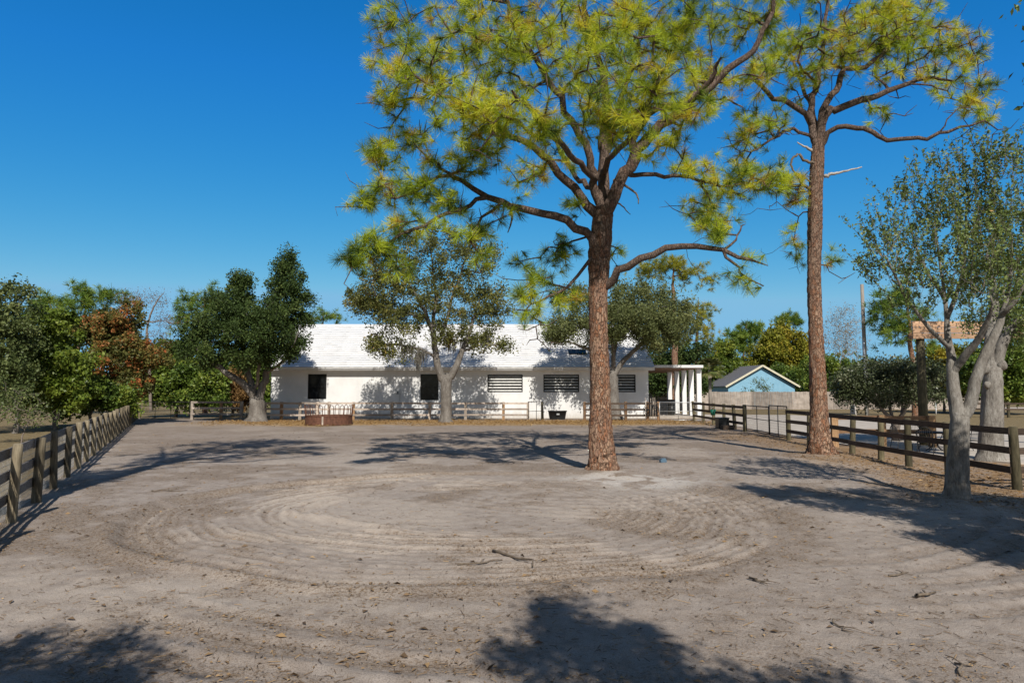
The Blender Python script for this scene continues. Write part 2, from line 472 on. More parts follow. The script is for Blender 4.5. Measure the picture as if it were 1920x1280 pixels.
M['grey_block'] = surf('grey_block', (.17, .18, .19), (.25, .26, .27), (1, 1, 1), 2, .9, .003)
M['pole_wood'] = surf('pole_wood', (.22, .19, .16), (.34, .30, .26), (9, 9, .8), 2, .9, .003)
M['pvc'] = surf('pvc', (.66, .68, .70), (.78, .80, .82), (1, 1, 1), 2, .5, 0)

def roof_mat():
    m, n, out = new_mat('white_roof_tile')
    v = coords(n, (.5, .9, .9))
    tx = N(n, 'ShaderNodeTexNoise', Scale=2.0, Detail=8.0, Roughness=.65)
    n.links.new(v, tx.inputs['Vector'])
    v2 = coords(n, (3, 3, 3))
    br = N(n, 'ShaderNodeTexNoise', Scale=9.0, Detail=4.0)
    n.links.new(v2, br.inputs['Vector'])
    r = ramp(n, [(.3, (.66, .655, .64)), (.55, (.80, .795, .785)), (.8, (.83, .83, .825))])
    mx = N(n, 'ShaderNodeMix', data_type='FLOAT'); mx.inputs[0].default_value = .3
    n.links.new(tx.outputs['Fac'], mx.inputs[2]); n.links.new(br.outputs['Fac'], mx.inputs[3])
    n.links.new(mx.outputs[0], r.inputs[0])
    p = N(n, 'ShaderNodeBsdfPrincipled', Roughness=.7)
    n.links.new(r.outputs[0], p.inputs['Base Color'])
    n.links.new(p.outputs[0], out.inputs[0])
    return m
M['roof'] = roof_mat()

# ------------------------------------------------------------------ ground
def xl(Y): return -8.3 - .499 * (Y - 11.5)          # left fence line
def xr(Y): return 11.4 + .048 * (Y - 15.6)          # right fence line

def axis(fine0, fine1, step, lo, hi, g=1.12):
    a = list(np.arange(fine0, fine1 + 1e-6, step))
    s = step
    while a[-1] < hi: s *= g; a.append(a[-1] + s)
    s = step
    while a[0] > lo: s *= g; a.insert(0, a[0] - s)
    return np.array(a)

def make_ground():
    xs = axis(-11, 11.5, .055, -1200, 1200, 1.035)
    ys = np.concatenate([np.arange(-12, 4.6, .6), np.arange(4.6, 12, .045), np.arange(12, 22, .07), np.arange(22, 30, .12), np.arange(30, 70, .3)])
    y = list(ys); s = .4
    while y[-1] < 2200: s *= 1.1; y.append(y[-1] + s)
    s = .6
    while y[0] > -900: s *= 1.2; y.insert(0, y[0] - s)
    ys = np.array(y)
    X, Y = np.meshgrid(xs, ys)
    near = sstep(45, 24, np.hypot(X, Y - 12))
    # swirl of tyre tracks around the middle of the yard
    wx, wy = X + .5 * (fbm(X * .35, Y * .35) - .5), Y + .5 * (fbm(X * .35 + 40, Y * .35) - .5)
    dx, dy = wx + .8, (wy - 13.1) * 1.06
    r = np.hypot(dx, dy)
    ang = np.arctan2(dy, dx)
    band = sstep(2.3, 2.9, r) * sstep(5.9, 5.5, r)
    patch = sstep(.40, .60, fbm(ang * 2.4 + 9, r * 1.1, 4))
    leftw = .55 + .45 * sstep(.4, -.7, dx / np.maximum(r, .1))
    pr = r + .12 * np.sin(ang * 3 + 1) + .1 * (fbm(X * .6, Y * .6) - .5)
    pr = pr + .22 * (fbm(X * .5 + 30, Y * .5 + 4, 3) - .5)
    ruts = .6 * np.sin(pr * 2 * math.pi / .52) + .85 * np.sin(pr * 2 * math.pi / .19 + 1 + 3 * (fbm(ang * 3, r, 2) - .5))
    ruts = ruts * (.4 + 1.2 * fbm(X * 2.5, Y * 2.5, 3))
    track = band * (.25 + .75 * patch) * leftw
    h = .030 * ruts * track
    h -= .05 * np.exp(-((pr - 5.45) / .28) ** 2) * leftw * band
    h += .06 * np.exp(-((pr - 5.85) / .15) ** 2) * leftw * sstep(.7, .1, dx / np.maximum(r, .1))
    # wide sweeping arcs on the near side and right
    dx2, dy2 = wx - 1.8, wy - 16.5
    r2 = np.hypot(dx2, dy2 * 1.0)
    an2 = np.arctan2(dy2, dx2)
    p2 = r2 + .25 * np.sin(an2 * 2)
    b2 = sstep(7.0, 8.2, r2) * sstep(13.5, 12.0, r2) * sstep(.42, .6, fbm(an2 * 2 + 3, r2 * .5, 3)) * sstep(-5.5, -2, X)
    h += .014 * (np.sin(p2 * 2 * math.pi / .52) + .5 * np.sin(p2 * 2 * math.pi / .23)) * b2
    b3 = sstep(2.0, 2.6, r2) * sstep(5.2, 4.2, r2) * sstep(-.6, .3, np.sin(an2 + 2.4))
    h += .014 * (np.sin(r2 * 2 * math.pi / .4)) * b3
    # straight drag marks: two ridges meeting in a corner
    def seg(ax, ay, bx, by, w, hh):
        L = math.hypot(bx - ax, by - ay)
        t = ((X - ax) * (bx - ax) + (Y - ay) * (by - ay)) / L ** 2
        d = ((X - ax) * (by - ay) - (Y - ay) * (bx - ax)) / L
        d = d + .12 * (fbm(X * .8, Y * .8) - .5)
        return hh * np.exp(-(d / w) ** 2) * sstep(-.04, .04, t) * sstep(1.04, .9, t), d, t
    for a in ((-4.0, 12.4, -2.0, 18.6, .11, .07), (-4.0, 12.4, -1.6, 10.6, .13, .07), (-2.0, 18.4, 1.2, 14.5, .12, .05), (-2.9, 11.3, -.4, 16.5, .07, .012)):
        h += seg(*a)[0]
    # vertical drag smears near the camera
    sm = sstep(-6, -5, X) * sstep(.2, -1, X) * sstep(6.3, 6.8, Y) * sstep(8.6, 8.0, Y)
    h += .01 * (fbm(X * 7, Y * .6, 3) - .5) * sm
    h += .10 * (fbm(X * .16 + 5, Y * .16 + 2, 3) - .5)
    h += .035 * (fbm(X * 1.3, Y * 1.3, 4) - .5) + .028 * (fbm(X * 6, Y * 6, 3) - .5)
    # mounds at the trunks
    for (tx, ty, ta, tw) in ((2.46, 18.5, .12, 1.3), (10.4, 23.0, .12, 1.3), (9.05, 13.9, .08, .9)):
        h += ta * np.exp(-((X - tx) ** 2 + (Y - ty) ** 2) / tw ** 2)
    Z = h * near
    # what lies on the sand
    n1 = fbm(X * .5 + 3, Y * .5 + 8, 5)
    n2 = fbm(X * 2.1, Y * 2.1, 4)
    left_out = sstep(.4, -.6, X - xl(Y)) if False else sstep(.3, -.9, X - xl(Y))
    right_out = sstep(-1.2, .6, X - xr(Y) + 1.2 * (n1 - .5) * 2)
    fresh = track * sstep(.35, .8, ruts * .5 + .5) * 1.0 + sm * .8 * sstep(.4, .6, fbm(X * 3, Y * .8, 3))
    pale = 1.5 * np.exp(-((X - 3.3) ** 2 / 1.5 + (Y - 16.7) ** 2 / 1.7)) * sstep(.36, .5, n2) + .9 * np.exp(-((X - 2.3) ** 2 / 1.6 + (Y - 17.3) ** 2 / 1.0)) * sstep(.4, .55, n2)
    pale += .8 * np.exp(-(((X - 9.4) ** 2 / 1.4 + (Y - 13.2) ** 2 / .6))) * sstep(.35, .5, n2)
    fresh += .9 * np.exp(-(((X - 9.2) ** 2 + (Y - 13.2) ** 2) / 1.8))
    fresh += .6 * sstep(.55, .7, fbm(X * .33 + 60, Y * .33 + 20, 4))
    lit = sstep(.47, .64, n1 * .6 + n2 * .4) * (.45 + .55 * sstep(6.5, 9, Y)) * (1 - .6 * track * sstep(.2, .8, ruts * .5 + .5))
    lit += .55 * np.exp(-((X - 2.4) ** 2 + (Y - 18.2) ** 2) / 1.6) + .5 * b2 * sstep(.1, -.6, np.sin(p2 * 2 * math.pi / .52))
    lit += .75 * np.exp(-((pr - 5.75) / .40) ** 2) * (.4 + 1.2 * n2)
    lit += .55 * track * sstep(.5, .2, ruts * .5 + .5)
    lit += .55 * sstep(19, 30, Y) * (.4 + n2)
    lit *= 1 - .85 * np.clip(pale, 0, 1)
    lit = np.clip(lit, 0, 1)
    litr = sstep(-3.6, -.6, X - xr(Y) + 2.4 * (n1 - .5)) * sstep(10, 13, Y) * sstep(45, 30, Y)
    straw = sstep(42.5, 46.5, Y + 5 * (n1 - .5)) * sstep(52.5, 50, Y) * sstep(-24, -17, X) * sstep(17, 9, X) * sstep(.25, .5, n1 + .1)
    grass = np.clip(left_out + sstep(54, 58, Y + 2 * (n1 - .5)) + sstep(17, 22, X + 4 * (n1 - .5)), 0, 1)
    V = np.stack([X, Y, Z], -1).reshape(-1, 3)
    ny, nx = X.shape
    i = np.arange((ny - 1) * (nx - 1)).reshape(ny - 1, nx - 1)
    a = (np.arange(ny - 1)[:, None] * nx + np.arange(nx - 1)[None, :]).ravel()
    loops = np.stack([a, a + 1, a + nx + 1, a + nx], -1).ravel()
    me = mesh_np('ground', V, loops, np.arange(len(a)) * 4, True)
    for nm, arr in (('fresh', fresh), ('pale', pale), ('lit', lit), ('litr', litr), ('straw', straw), ('grass', grass)):
        at_ = me.attributes.new(nm, 'FLOAT', 'POINT')
        at_.data.foreach_set('value', np.clip(arr, 0, 1).astype(np.float32).ravel())
    # material
    m, n, out = new_mat('sand_yard')
    tc = n.nodes.new('ShaderNodeTexCoord')
    def noise(s, d=6.0, rg=.6):
        t = N(n, 'ShaderNodeTexNoise', Scale=s, Detail=d, Roughness=rg)
        n.links.new(tc.outputs['Object'], t.inputs['Vector']); return t
    def mixc(fac, a, b):
        x = N(n, 'ShaderNodeMix', data_type='RGBA')
        for s_, v_ in ((0, fac), (6, a), (7, b)):
            if hasattr(v_, 'links'): n.links.new(v_, x.inputs[s_])
            else: x.inputs[s_].default_value = v_ if s_ == 0 else (*v_, 1)
        return x.outputs[2]
    def attr(nm):
        return N(n, 'ShaderNodeAttribute', attribute_name=nm).outputs['Fac']
    def mul(a, b):
        x = N(n, 'ShaderNodeMath', operation='MULTIPLY', use_clamp=True)
        for k_, v_ in ((0, a), (1, b)):
            if hasattr(v_, 'links'): n.links.new(v_, x.inputs[k_])
            else: x.inputs[k_].default_value = v_
        return x.outputs[0]
    big, mid, fine, grit = noise(.7), noise(4.5, 8, .65), noise(26, 6, .7), noise(90, 3, .7)
    rs = ramp(n, [(.3, (.285, .237, .20)), (.5, (.355, .303, .262)), (.7, (.41, .355, .312))])
    n.links.new(mid.outputs['Fac'], rs.inputs[0])
    c = rs.outputs[0]
    c = mixc(mul(attr('fresh'), .75), c, (.50, .43, .365))
    c = mixc(mul(attr('pale'), .85), c, (.56, .52, .48))
    # leaf crumbs: dark brown and tan specks
    sp1 = ramp(n, [(.47, (0, 0, 0)), (.57, (1, 1, 1))]); n.links.new(fine.outputs['Fac'], sp1.inputs[0])
    tint = ramp(n, [(.3, (.10, .068, .045)), (.5, (.19, .135, .088)), (.68, (.30, .205, .125))]); n.links.new(grit.outputs['Fac'], tint.inputs[0])
    c = mixc(mul(mul(attr('lit'), .95), sp1.outputs[0]), c, tint.outputs[0])
    c = mixc(mul(attr('lit'), .35), c, (.21, .165, .125))
    lr = ramp(n, [(.3, (.13, .078, .036)), (.5, (.30, .175, .075)), (.7, (.44, .28, .12))]); n.links.new(fine.outputs['Fac'], lr.inputs[0])
    lm = ramp(n, [(.35, (0, 0, 0)), (.6, (1, 1, 1))]); n.links.new(mid.outputs['Fac'], lm.inputs[0])
    c = mixc(mul(attr('litr'), lm.outputs[0]), c, lr.outputs[0])
    sr = ramp(n, [(.3, (.30, .18, .075)), (.5, (.46, .30, .13)), (.7, (.58, .42, .20))]); n.links.new(fine.outputs['Fac'], sr.inputs[0])
    c = mixc(mul(attr('straw'), .9), c, sr.outputs[0])
    gr = ramp(n, [(.3, (.12, .09, .045)), (.48, (.22, .165, .085)), (.6, (.27, .215, .13)), (.72, (.12, .14, .05))]); n.links.new(mid.outputs['Fac'], gr.inputs[0])
    c = mixc(attr('grass'), c, gr.outputs[0])
    gm = ramp(n, [(.38, (.45, .43, .42)), (.5, (1, 1, 1)), (.66, (1.0, 1.0, 1.0))]); n.links.new(grit.outputs['Fac'], gm.inputs[0])
    mm = N(n, 'ShaderNodeMix', data_type='RGBA', blend_type='MULTIPLY'); mm.inputs[0].default_value = .7
    n.links.new(c, mm.inputs[6]); n.links.new(gm.outputs[0], mm.inputs[7])
    p = N(n, 'ShaderNodeBsdfPrincipled', Roughness=.95)
    p.inputs['Specular IOR Level'].default_value = .1
    n.links.new(mm.outputs[2], p.inputs['Base Color'])
    sm_ = N(n, 'ShaderNodeMath', operation='MULTIPLY_ADD'); sm_.inputs[1].default_value = .35
    n.links.new(grit.outputs['Fac'], sm_.inputs[0]); n.links.new(fine.outputs['Fac'], sm_.inputs[2])
    b = N(n, 'ShaderNodeBump', Strength=.9, Distance=.018)
    n.links.new(sm_.outputs[0], b.inputs['Height']); n.links.new(b.outputs[0], p.inputs['Normal'])
    n.links.new(p.outputs[0], out.inputs[0])
    o = link_mesh('ground', me, m)
    tag(o, kind='structure')
    return xs, ys, Z, lit, litr, straw

GX, GY, GZ, GLIT, GLITR, GSTRAW = make_ground()
def gz(x, y, A=None):
    A = GZ if A is None else A
    i = np.clip(np.searchsorted(GX, x) - 1, 0, len(GX) - 2)
    j = np.clip(np.searchsorted(GY, y) - 1, 0, len(GY) - 2)
    fx = (x - GX[i]) / (GX[i + 1] - GX[i]); fy = (y - GY[j]) / (GY[j + 1] - GY[j])
    return (A[j, i] * (1 - fx) + A[j, i + 1] * fx) * (1 - fy) + (A[j + 1, i] * (1 - fx) + A[j + 1, i + 1] * fx) * fy

def sheet(name, poly, z, m):
    me = bpy.data.meshes.new(name)
    k = len(poly)
    me.from_pydata([(x, y, z) for x, y in poly] + [(x, y, -.1) for x, y in poly], [],
                   [tuple(range(k))] + [(i, i + k, (i + 1) % k + k, (i + 1) % k) for i in range(k)])
    me.update()
    o = link_mesh(name, me, m)
    return tag(o, kind='structure')
sheet('driveway', [(15.2, 20.8), (22, 21.2), (46, 24), (60, 27), (60, 36), (40, 36), (30, 36.5), (27, 40), (25.5, 62), (17, 64), (15.5, 54), (14.0, 45), (13.4, 33), (13.6, 27), (14.2, 23)], .05, M['concrete'])
sheet('road', [(44, 84), (200, 92), (200, 99), (44, 90)], .05, M['concrete'])

# ------------------------------------------------------------------ litter on the ground
def leaf_quads(P, size, r, aspect=.5, flat=0.0, fold=.25):
    n = len(P)
    d = r.normal(size=(n, 3)); d /= np.linalg.norm(d, axis=1, keepdims=True)
    if flat: d[:, 2] *= (1 - flat); d /= np.linalg.norm(d, axis=1, keepdims=True)
    u = r.normal(size=(n, 3))
    if flat: u[:, 2] *= (1 - flat)
    s = np.cross(d, u); s /= np.maximum(np.linalg.norm(s, axis=1, keepdims=True), 1e-6)
    if flat:
        s = np.cross(np.array([0, 0, 1.0]) + .35 * r.normal(size=(n, 3)), d); s /= np.linalg.norm(s, axis=1, keepdims=True)
    nn = np.cross(d, s)
    L = (size * r.uniform(.5, 1.5, n))[:, None]
    w = L * aspect * .5
    V = np.stack([P - d * L * .5, P + s * w + nn * L * fold * .3, P + d * L * .5, P - s * w + nn * L * fold * .3], 1).reshape(-1, 3)
    loops = np.arange(n * 4)
    return V, loops, np.arange(n) * 4

def litter():
    r = np.random.default_rng(3)
    n = 300000
    # sample by distance so near ground is not under-filled
    Y = 4.8 + (r.random(n) ** 1.7) * 34
    X = (r.random(n) * 2 - 1) * (Y * .82 + 1)
    ok = (X > xl(Y) - 3)
    X, Y = X[ok], Y[ok]
    keep = r.random(len(X)) < (.028 + .24 * gz(X, Y, GLIT) ** 1.4 + .9 * gz(X, Y, GLITR))
    X, Y = X[keep], Y[keep]
    on_drive = (X > 12.8) & (Y > 20)
    X, Y = X[~on_drive], Y[~on_drive]
    Z = gz(X, Y) + .012
    P = np.stack([X, Y, Z], -1)
    size = np.where(r.random(len(P)) < .05, r.uniform(.045, .085, len(P)), r.uniform(.010, .034, len(P))) * np.where(gz(X, Y, GLITR) > .4, 1.5, 1.0)
    V, l, s = leaf_quads(P, size, r, .45, .93, .5)
    tone = np.repeat(np.clip(r.beta(1.6, 1.7, len(P)) * .97, 0, 1), 4)
    me = mesh_np('leaf_litter', V, l, s, False, tone)
    tag(link_mesh('leaf_litter', me, M['litter']), 'dry brown leaves and needles strewn over the sandy yard', 'leaf litter', kind='stuff')
    # short twigs and pine straw
    n = 7000
    Y = 4.8 + (r.random(n) ** 1.6) * 22
    X = (r.random(n) * 2 - 1) * (Y * .8)
    ok = (X > xl(Y) + .3) & (X < xr(Y))
    X, Y = X[ok], Y[ok]
    n = len(X)
    L = r.uniform(.03, .10, n) * np.where(r.random(n) < .06, 2.2, 1); a = r.random(n) * 6.28; w = r.uniform(.0012, .0028, n)
    d = np.stack([np.cos(a), np.sin(a)], -1); q = np.stack([-np.sin(a), np.cos(a)], -1)
    c = np.stack([X, Y], -1)
    pts = []
    for sx, sy, zz in ((-1, -1, 0), (1, -1, 0), (1, 1, .004), (-1, 1, .004)):
        xy = c + d * (sx * L / 2)[:, None] + q * (sy * w)[:, None]
        pts.append(np.concatenate([xy, (gz(X, Y) + .010 + zz)[:, None]], 1))
    V = np.stack(pts, 1).reshape(-1, 3)
    me = mesh_np('twig_litter', V, np.arange(len(V)), np.arange(n) * 4, False, np.repeat(r.beta(1.3, 2.2, n) * .9, 4))
    tag(link_mesh('twig_litter', me, M['litter']), 'short broken twigs and pine straw scattered on the sand', 'twig litter', kind='stuff')
    # straw blades of the bed along the paddock rails
    n = 26000
    X = r.uniform(-22, 15, n); Y = r.uniform(41.5, 52, n)
    k = r.random(n) < gz(X, Y, GSTRAW)
    X, Y = X[k], Y[k]
    V, l, s = leaf_quads(np.stack([X, Y, gz(X, Y) + .03 + .05 * r.random(len(X))], -1), np.full(len(X), .22), r, .16, .75, .3)
    me = mesh_np('straw_bed', V, l, s, False, np.repeat(.6 + .4 * r.random(len(X)), 4))
    tag(link_mesh('straw_bed', me, M['dry_leaf']), 'golden straw spread along the foot of the paddock rails', 'straw', kind='stuff')
litter()

def stick(u0, v0, u1, v1, r0, label):
    a, b = gnd(u0, v0), gnd(u1, v1)
    k = np.random.default_rng(int(u0)).normal(size=(7, 3)) * .025
    t = np.linspace(0, 1, 7)[:, None]
    p = a + (b - a) * t + k * np.array([1, 1, .25])
    p[:, 2] = gz(p[:, 0], p[:, 1]) + r0 * .9 + np.abs(k[:, 2]) * .5
    mb = MB().tube(p, np.linspace(r0, r0 * .45, 7), 6)
    d = (b - a) / np.linalg.norm(b - a)
    q = p[3]
    e = q + np.array([-d[1], d[0], 0]) * .16 + d * .14; e[2] = gz(e[0], e[1]) + .02
    mb.tube([q, (q + e) / 2 + [0, 0, .012], e], [r0 * .5, r0 * .4, r0 * .2], 5)
    o = mb.build('fallen_stick', M['twig'], None, p[0], p[0])
    tag(o, label, 'stick', 'sticks lying on the sand')
stick(928, 1038, 1003, 1066, .019, 'long thin dark stick lying slanted on the sand in front of the tyre swirl')
stick(862, 1064, 938, 1054, .014, 'thin crooked stick lying level just left of the long slanted stick')
stick(1712, 1121, 1758, 1114, .022, 'short thick pale brown stick lying alone on the sand at the lower right')
stick(1676, 1083, 1706, 1073, .013, 'small thin stick lying on the sand between the right shadow and the thick pale stick')
stick(1412, 1088, 1434, 1097, .015, 'short dark stick lying in the patch of brown leaf crumbs right of centre')
stick(1560, 1165, 1592, 1184, .012, 'thin stick with a leaf scrap lying on bare sand at the lower right')
stick(280, 922, 352, 921, .012, 'thin straight twig lying level beyond the left end of the tyre swirl')
stick(1794, 1262, 1812, 1242, .012, 'small forked twig standing dark on the sand at the lower right corner')

# ------------------------------------------------------------------ trees
def catmull(P, n):
    P = np.array(P, float)
    Q = np.vstack([2 * P[0] - P[1], P, 2 * P[-1] - P[-2]])
    out = []
    for i in range(1, len(Q) - 2):
        p0, p1, p2, p3 = Q[i - 1], Q[i], Q[i + 1], Q[i + 2]
        for t in np.linspace(0, 1, n, endpoint=False):
            out.append(.5 * (2 * p1 + (p2 - p0) * t + (2 * p0 - 5 * p1 + 4 * p2 - p3) * t * t + (3 * p1 - p0 - 3 * p2 + p3) * t ** 3))
    out.append(Q[-2])
    return np.array(out)

class Skel:
    def __init__(s, seed, step=.35):
        s.r = np.random.default_rng(seed); s.step = step
        s.P = np.zeros((60000, 3)); s.par = np.full(60000, -1); s.rad = np.zeros(60000); s.n = 0
        s.ok = np.zeros(60000, bool); s.tips = []
    def node(s, p, par, rad=0.0, ok=True):
        i = s.n; s.P[i] = p; s.par[i] = par; s.rad[i] = rad; s.ok[i] = ok; s.n += 1
        return i
    def limb(s, pts, radii, ok_from=0.0, wob=.02):
        """a traced limb; the points carry their own distance"""
        pts = np.array(pts, float)
        L = np.linalg.norm(np.diff(pts, axis=0), axis=1).mean()
        m = max(2, int(round(L / s.step)))
        Q = catmull(pts, m)
        rr = np.interp(np.linspace(0, 1, len(Q)), np.linspace(0, 1, len(radii)), radii)
        Q[1:-1] += s.r.normal(size=(len(Q) - 2, 3)) * wob
        if s.n == 0: par, st = -1, 0
        else:
            par = int(np.argmin(np.linalg.norm(s.P[:s.n] - Q[0], axis=1))); st = 1
        for i in range(st, len(Q)):
            par = s.node(Q[i], par, rr[i], i / len(Q) >= ok_from)
        return par
    def grow(s, A, sag=0.0, rise=.0, jit=.14, maxd=99, bias=.35):
        A = np.array(A, float)
        base = s.P[:s.n][s.ok[:s.n]]
        d0 = np.array([np.min(np.linalg.norm(base - a, axis=1)) for a in A])
        root = s.P[0]
        for k in np.argsort(d0):
            a = A[k]
            C = s.P[:s.n]
            d = np.linalg.norm(C - a, axis=1)
            c = d + bias * np.maximum(0, np.linalg.norm(C - root, axis=1) - np.linalg.norm(a - root)) + 1e6 * ~s.ok[:s.n]
            c = c + .25 * np.maximum(0, C[:, 2] - a[2] + .0) * (1 - sag)
            j = int(np.argmin(c))
            D = d[j]
            if D > maxd: continue
            m = max(1, int(D / (s.step * .8)))
            p0 = s.P[j]; v = a - p0
            off = s.r.normal(size=3) * jit * D + np.array([0, 0, (rise - sag * .4) * D * .3])
            par = j
            for i in range(1, m + 1):
                t = i / m
                p = p0 + v * t + off * 4 * t * (1 - t) * .5 + (s.r.normal(size=3) * .05 * s.step * 1.2 if i < m else 0)
                par = s.node(p, par)
            s.tips.append(par)
    def finish(s, r_tip, pw=.45, kmax=10, base=(0, 0, 0), rough=0.0, rscale=2.0):
        n = s.n; P = s.P[:n]; par = s.par[:n]
        cnt = np.zeros(n); kids = [[] for _ in range(n)]
        for i in range(n - 1, -1, -1):
            cnt[i] = max(cnt[i], 1)
            if par[i] >= 0: cnt[par[i]] += cnt[i] if True else 0; kids[par[i]].append(i)
        # count of tips rather than nodes
        tips = np.zeros(n)
        for i in range(n - 1, -1, -1):
            if not kids[i]: tips[i] = 1
            if par[i] >= 0: tips[par[i]] += tips[i]
        auto = r_tip * np.maximum(tips, 1) ** pw
        rad = np.where(s.rad[:n] > 0, s.rad[:n], auto)
        for i in range(n):
            if par[i] >= 0 and s.rad[i] == 0: rad[i] = min(rad[i], rad[par[i]] * .92)
        VV, LL, TT, CC, off = [], [], [], [], 0
        nl = 0
        stack = [(0, None)]
        while stack:
            i, p = stack.pop()
            ch = [] if p is None else [p]
            ch.append(i)
            while kids[ch[-1]]:
                ks = kids[ch[-1]]
                b = max(ks, key=lambda q: (rad[q], tips[q]))
                for q in ks:
                    if q != b: stack.append((q, ch[-1]))
                ch.append(b)
            if len(ch) < 2: continue
            pp = P[ch]; rr = rad[ch].copy()
            if p is not None: rr[0] = min(rr[0], rr[1] * 1.25)
            rr[-1] *= .5
            R_ = rr.max()
            k = int(np.clip(3 + R_ * 90, 3, kmax))
            V = ring_sweep(pp, rr, k)
            m = len(ch)
            j = np.arange(k)
            a = (np.arange(m - 1)[:, None] * k)
            q = np.stack([a + j, a + (j + 1) % k, a + k + (j + 1) % k, a + k + j], -1).reshape(-1)
            VV.append(V); LL.append(q + off); TT.append(np.repeat(rr, k)); CC.append(np.repeat(pp, k, axis=0)); off += len(V); nl += (m - 1) * k
        s.vrad = np.concatenate(TT)
        V, C = np.vstack(VV), np.vstack(CC)
        if rough:
            d = V - C
            a = np.arctan2(d[:, 1], d[:, 0])
            q = 3.0 * np.cos(a), 3.0 * np.sin(a)
            z = V[:, 2]
            nz = fbm(q[0] * rscale + z * 1.7 + 31, q[1] * rscale + z * rscale * 1.1 + 7, 3) - .5
            big = vnoise(q[0] * .5 + z * .35 + 3, q[1] * .5 + z * .55 + 11) - .5
            w = sstep(.05, .16, s.vrad)[:, None]
            V = C + d * (1 + w * (rough * nz + rough * .8 * big)[:, None])
        return V - np.array(base), np.concatenate(LL), np.arange(nl) * 4

def tip_dirs(s):
    t = np.array(s.tips)
    p1 = s.P[t]; p0 = s.P[s.par[t]]
    d = p1 - p0
    return p1, d / np.maximum(np.linalg.norm(d, axis=1, keepdims=True), 1e-6)

def tufts(P, D, r, n=90, L=.30, w=.006, up=.35, tone_c=None, droop=.12, spread=(12, 100)):
    m = len(P)
    D = D + np.array([0, 0, up]); D /= np.linalg.norm(D, axis=1, keepdims=True)
    ref = np.where(np.abs(D[:, 2:3]) < .9, np.array([[0, 0, 1.0]]), np.array([[1.0, 0, 0]]))
    A = np.cross(D, ref); A /= np.linalg.norm(A, axis=1, keepdims=True)
    B = np.cross(D, A)
    th = np.radians(r.uniform(spread[0], spread[1], (m, n))); ph = r.uniform(0, 2 * math.pi, (m, n))
    nd = D[:, None] * np.cos(th)[..., None] + (A[:, None] * np.cos(ph)[..., None] + B[:, None] * np.sin(ph)[..., None]) * np.sin(th)[..., None]
    nd = nd + np.array([0, 0, -droop]); nd /= np.linalg.norm(nd, axis=-1, keepdims=True)
    st = P[:, None] - D[:, None] * (r.random((m, n)) ** 1.4 * .42 * L)[..., None]
    ln = (L * r.uniform(.75, 1.15, (m, n)))[..., None]
    sd = np.cross(nd, r.normal(size=(m, n, 3))); sd /= np.maximum(np.linalg.norm(sd, axis=-1, keepdims=True), 1e-6)
    V = np.stack([st - sd * w * .5, st + sd * w * .5, st + nd * ln + sd * w * .3, st + nd * ln - sd * w * .3], 2).reshape(-1, 3)
    c = m * n
    if tone_c is None: tone_c = r.beta(2.2, 2.0, m)
    tn = np.clip(tone_c[:, None] + r.normal(size=(m, n)) * .09, 0, 1)
    return V, np.arange(c * 4), np.arange(c) * 4, np.repeat(tn.ravel(), 4)

def ell(cl, r, Y0, pk=2.4):
    """sample points in clumps (u, v, ru, rv, depth offset, depth radius, count)"""
    out, idx = [], []
    for k, (u, v, ru, rv, dy, rd, n) in enumerate(cl):
        q = r.normal(size=(n, 3)); q /= np.linalg.norm(q, axis=1, keepdims=True)
        q *= (r.random(n) ** (1 / pk))[:, None]
        for a in q:
            Y = Y0 + dy + a[1] * rd
            c = at(u, v, Y0 + dy)
            m = (Y0 + dy) / F
            out.append([c[0] + a[0] * ru * m, Y, c[2] - a[2] * rv * m]); idx.append(k)
    return np.array(out), np.array(idx)

def pl(pts, Y, dys=None):
    """polyline of the photograph at its own distances"""
    n = len(pts)
    if dys is None: dys = [0] * n
    elif len(dys) == 2: dys = list(np.linspace(dys[0], dys[1], n))
    return [at(u, v, Y + d) for (u, v), d in zip(pts, dys)]

def tree_root(name, b, label, cat='tree', group=None):
    return empty(name, b, label, cat, group)

def moss_mesh(pts, r, n=26, L=.9, w=.02):
    VV = []
    for p in pts:
        for _ in range(n):
            q = p + r.normal(size=3) * np.array([.12, .12, .08])
            l = L * r.uniform(.3, 1.0); k = 4
            xs = q + np.cumsum(np.vstack([np.zeros(3), r.normal(size=(k, 3)) * .035]), 0)
            xs[:, 2] = q[2] - np.linspace(0, l, k + 1)
            a = r.random() * 3.14; d = np.array([math.cos(a), math.sin(a), 0]) * w
            for i in range(k):
                f, g = 1 - i / k * .7, 1 - (i + 1) / k * .7
                VV += [xs[i] - d * f, xs[i] + d * f, xs[i + 1] + d * g, xs[i + 1] - d * g]
    V = np.array(VV)
    return V, np.arange(len(V)), np.arange(len(V) // 4) * 4, np.repeat(r.random(len(V) // 4), 4)

